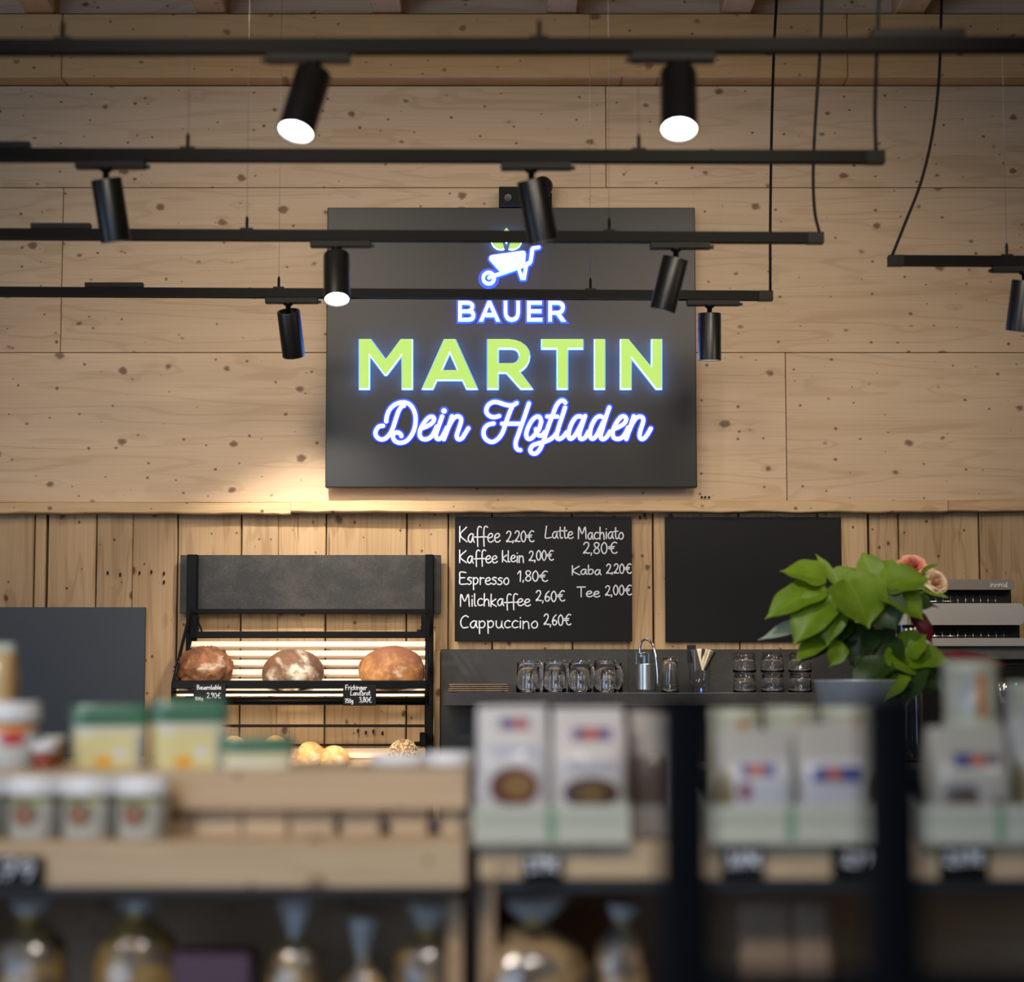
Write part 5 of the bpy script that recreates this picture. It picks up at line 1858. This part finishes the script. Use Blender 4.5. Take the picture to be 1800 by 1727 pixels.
bag('bread_mix_bag', 836, 966, 1243, 2.835, 'white bread-mix bag with a reddish loaf picture, at the left', M['bag1'], 'bag', 0.04, group='bread-mix bags in the carton')
bag('bread_mix_bag', 968, 1101, 1247, 2.835, 'white bread-mix bag with a dark loaf picture, right of its twin', M['bag2'], 'bag', 0.04, group='bread-mix bags in the carton')
bag('bread_mix_bag', 1106, 1180, 1252, 2.90, 'greyish bread-mix bag half hidden by the dark post', M['bag3'], 'bag', 0.04, group='bread-mix bags in the carton')
bag('stand_up_pouch', 1256, 1392, 1286, 2.84, 'white stand-up pouch with a small blue banner, left of the pair', M['pouch1'], 'pouch', 0.04, group='white pouches with blue banners')
bag('stand_up_pouch', 1394, 1528, 1272, 2.84, 'white stand-up pouch with a broad blue banner, right of the pair', M['pouch2'], 'pouch', 0.04, group='white pouches with blue banners')
bag('stand_up_pouch', 1628, 1770, 1278, 2.84, 'cream pouch with a pasta picture below the striped tin', M['pouch3'], 'pouch', 0.04, group='white pouches with blue banners')
bag('stand_up_pouch', 1772, 1890, 1262, 2.84, 'white pouch cut off by the right edge', M['pouch1'], 'pouch', 0.04, group='white pouches with blue banners')


def carton(px0, px1, label, ytop=1416):
    Y = 2.778
    x0, x1 = fx(px0, 1450, Y), fx(px1, 1450, Y)
    t = empty('carton_tray', ((x0 + x1) / 2, 2.9, ledge_z))
    tag(t, label, 'carton', 'pale green shelf cartons')
    h = zz(ytop, Y) - ledge_z
    box('front', (x0, Y, ledge_z), (x1, Y + 0.002, ledge_z + h), M['carton'], t)
    box('base', (x0, Y + 0.002, ledge_z), (x1, 3.05, ledge_z + 0.002), M['carton'], t)
    for x in (x0, x1 - 0.002):
        bm = bmesh.new()
        vs = [bm.verts.new(v) for v in ((x, Y + 0.002, ledge_z + 0.002), (x, 3.05, ledge_z + 0.002), (x, 3.05, ledge_z + h * 1.8), (x, Y + 0.002, ledge_z + h))]
        vt = [bm.verts.new(v.co + Vector((0.002, 0, 0))) for v in vs]
        bm.faces.new(vs)
        bm.faces.new(vt[::-1])
        for k in range(4):
            bm.faces.new([vs[k], vs[(k + 1) % 4], vt[(k + 1) % 4], vt[k]])
        bm_obj('side', bm, M['carton'], t)
    return t


carton(831, 1107, 'pale green carton tray holding the bread-mix bags')
carton(1250, 1532, 'pale green carton tray holding the two blue-banner pouches')
carton(1624, 1895, 'pale green carton tray at the right edge of the shelf')

# cream-lidded tins behind and above the pouches
M['tinbody'] = printed('tin_print', (0.46, 0.47, 0.38), [('rect', .60, .45, .075, .6, (0.50, 0.17, 0.015)), ('rect', .32, .6, .10, .3, (0.36, 0.38, 0.42))], 0.35, 0.4)
M['tinlid'] = plain('cream_lid', (0.56, 0.56, 0.42), 0.3, 0, 0.6)


def tin(px, w, y0, y1, Y, label, on_z=None):
    m_ = mpp(1250, Y)
    r = w * m_ / 2
    zt = zz(y0, Y)
    zb = on_z if on_z is not None else zz(y1, Y)
    c = Vector((fx(px, 1250, Y), Y, zb))
    H = zt - zb
    t = empty('cream_tin', c)
    tag(t, label, 'tin', 'cream-lidded tins')
    lathe('body', [(0, 0), (r * .95, 0), (r * .97, .003), (r * .97, H - .018), (0, H - .018)], M['tinbody'], t, 36, c)
    lathe('lid', [(r * .97, H - .018), (r, H - .017), (r, H - .003), (r * .96, H), (r * .9, H - .002), (0, H - .003)], M['tinlid'], t, 36, c)
    return t, zt


tin(1292, 92, 1246, 0, 3.06, 'cream-lidded tin behind the left blue-banner pouch', ledge_z + 0.002)
tin(1390, 96, 1243, 0, 3.06, 'cream-lidded tin behind the gap of the two pouches', ledge_z + 0.002)
tin(1488, 94, 1243, 0, 3.06, 'cream-lidded tin behind the right blue-banner pouch', ledge_z + 0.002)
_, zt = tin(1708, 100, 1262, 0, 3.0, 'lower cream-lidded tin behind the pasta pouch', ledge_z + 0.002)
tin(1707, 97, 1163, 0, 3.0, 'cream tin with an orange stripe, on top of another tin', zt - 0.0015)
tin(1812, 90, 1200, 0, 3.05, 'cream-lidded tin cut off by the right edge', ledge_z + 0.002)


# ------------------------------------------------------------------ shelf-edge price tags
def edge_tag(x0, y0, x1, y1, label, txt, u0, u1, bs, cap):
    Y = FY - 0.012
    price_tag(x0, y0, x1, y1, Y, label, [(txt, u0, u1, bs, cap)], 0, 'price_tag', 0.0018)


edge_tag(-60, 1506, 76, 1559, 'black price tag at the left end of the lower board', '1,79', -34, 62, 1545, 30)
edge_tag(918, 1500, 988, 1554, 'black price tag below the bread-mix bags', '1,99€', 924, 982, 1531, 24)
edge_tag(1268, 1486, 1342, 1545, 'black price tag below the left blue-banner pouch', '3,49€', 1278, 1338, 1523, 24)
edge_tag(1462, 1486, 1536, 1545, 'black price tag below the right blue-banner pouch', '2,99', 1482, 1530, 1520, 20)
edge_tag(1650, 1486, 1738, 1545, 'black price tag below the pasta pouch', '2,49€', 1660, 1730, 1520, 24)

# ------------------------------------------------------------------ cellophane bags on the lower shelf
def pasta_mat(name, a, b, dark):
    m, nt, bs = new_mat(name)
    g = NT(nt)
    x, y, z, v = g.coords('Object')
    d, colr = g.voronoi(v, 75.0)
    col = g.mix(g.rng(d, 0.1, 0.6), a, b)
    n = g.noise(v, 26, 3)
    col = g.mix(g.rng(n, 0.40, 0.58, 0, 0.92), col, dark)
    nt.links.new(col, bs.inputs['Base Color'])
    bs.inputs['Roughness'].default_value = 0.5
    bs.inputs['Coat Weight'].default_value = 1.0
    bs.inputs['Coat Roughness'].default_value = 0.08
    bp = nt.nodes.new('ShaderNodeBump')
    bp.inputs['Distance'].default_value = 0.006
    bp.inputs['Strength'].default_value = 0.8
    nt.links.new(g.noise(v, 22, 4), bp.inputs['Height'])
    nt.links.new(bp.outputs['Normal'], bs.inputs['Normal'])
    nt.links.new(bp.outputs['Normal'], bs.inputs['Coat Normal'])
    return m


M['pasta1'] = pasta_mat('golden_pasta', (0.36, 0.23, 0.07), (0.22, 0.13, 0.035), (0.035, 0.028, 0.022))
M['pasta2'] = pasta_mat('pale_pasta', (0.42, 0.29, 0.14), (0.28, 0.17, 0.07), (0.05, 0.035, 0.025))
M['cello'] = plain('cellophane', (0.36, 0.34, 0.32), 0.25, 0, 0.35, 0.3, 40, 1.0)
M['tie'] = plain('gold_tie', (0.45, 0.30, 0.06), 0.4, 0.3)
M['baglabel'] = plain('dark_bag_label', (0.025, 0.025, 0.03), 0.4)


def cello_bag(px, w, yneck, ytop, Y, label, mat, lab=True):
    m_ = mpp(1650, Y)
    a = w * m_ / 2
    c = Vector((fx(px, 1650, Y), Y, low_z + 0.001))
    zn = zz(yneck, Y) - c.z
    zt = zz(ytop, Y) - c.z
    t = empty('cellophane_bag', c)
    tag(t, label, 'bag of pasta', 'cellophane bags on the lower shelf')
    d = min(a * 0.75, 0.06)
    superloft('bag', [(0, a * .8, d * .85, 0, 0), (.012, a * .95, d, 0, 0), (zn * .35, a, d * 1.05, 0, 0), (zn * .70, a, d, 0, 0), (zn * .86, a * .86, d * .8, 0, 0), (zn * .95, a * .5, d * .45, 0, 0), (zn, a * .16, a * .16, 0, 0)], mat, t, 32, 2.8, True, 0.007, c)
    superloft('gathered_top', [(zn, a * .15, a * .15, 0, 0), (zn + (zt - zn) * .4, a * .34, a * .14, 0, 0), (zt, a * .62, a * .10, 0, 0)], M['cello'], t, 24, 2.2, True, 0.008, c)
    lathe('tie', [(a * .17, zn - .006), (a * .2, zn - .004), (a * .2, zn + .004), (a * .17, zn + .006)], M['tie'], t, 16, c)
    if lab:
        box('label_card', c + Vector((-a * .45, -d * 1.12, zn * .30)), c + Vector((a * .45, -d * 1.12 + 0.004, zn * .52)), M['baglabel'], t, 0.001)
    return t


CYb = 2.90
cello_bag(52, 138, 1615, 1584, CYb, 'bag of golden pasta at the lower left corner', M['pasta1'])
cello_bag(238, 150, 1612, 1582, CYb, 'wide bag of golden pasta left of the purple box', M['pasta1'])
cello_bag(520, 104, 1652, 1584, CYb, 'bag with a tall flared bluish top and a gold tie', M['pasta1'], False)
cello_bag(640, 84, 1694, 1622, CYb, 'small bag with a gold tie between two larger bags', M['pasta2'], False)
cello_bag(750, 116, 1640, 1590, CYb, 'bag of golden pasta with a dark label below the board end', M['pasta1'])
cello_bag(940, 196, 1622, 1580, CYb, 'largest bag of pale pasta below the bread-mix bags', M['pasta2'])
cello_bag(1092, 92, 1622, 1590, CYb, 'narrow bag of pale pasta beside the dark post', M['pasta2'], False)
M['purple'] = printed('purple_box_print', (0.075, 0.032, 0.055), [('ell', .5, .70, .06, .05, (0.35, 0.25, 0.12))], 0.4)
a, b = W(302, 1676, CYb - 0.02), W(440, 1676, CYb - 0.02)
t = tag(box('purple_box', (a.x, CYb - 0.02, low_z + 0.001), (b.x, CYb + 0.06, a.z), M['purple'], None, 0.002), 'dark purple gift box between pasta bags on the lower shelf', 'box')
M['brownbag'] = plain('brown_paper', (0.22, 0.15, 0.10), 0.7, 0, 0.3, 0.2, 12)
for px, w, yt, lb in ((1345, 100, 1585, 'left brown paper pack in the dark lower shelf'), (1425, 70, 1583, 'right brown paper pack in the dark lower shelf')):
    m_ = mpp(1650, CYb)
    c = Vector((fx(px, 1650, CYb), CYb, low_z + 0.001))
    H = zz(yt, CYb) - c.z
    o = superloft('paper_pack', [(0, w * m_ / 2, .04, 0, 0), (H * .7, w * m_ / 2, .04, 0, 0), (H, w * m_ / 2 * .96, .008, 0, 0)], M['brownbag'], None, 28, 5, True, 0.003, c)
    tag(o, lb, 'paper pack', 'brown packs on the lower shelf')

# ================================================================== black rack close to the camera
NY = 1.62
nr = empty('black_rack', (fx(1400, 1500, NY), NY, 0))
tag(nr, 'out-of-focus black metal rack close to the viewer at the right', 'rack')
M['nearblack'] = plain('near_black_metal', (0.004, 0.0042, 0.0055), 0.55, 0, 0.12)
for p0, p1 in ((1160, 1252), (1528, 1622)):
    a, b = fx(p0, 1450, NY), fx(p1, 1450, NY)
    bm = bmesh.new()
    add_box(bm, (a, NY, 0.0), (b, NY + 0.03, zz(1222, NY)), 0.006, 2)
    bm_obj('post', bm, M['nearblack'], nr)
a, b = fx(1175, 1700, NY), fx(1990, 1700, NY)
box('shelf_front', (a, NY + 0.005, zz(1790, NY)), (b, NY + 0.025, zz(1712, NY)), M['nearblack'], nr, 0.002)
box('post', (fx(1900, 1450, NY), NY, 0.0), (fx(1990, 1450, NY), NY + 0.03, zz(1222, NY)), M['nearblack'], nr, 0.006)
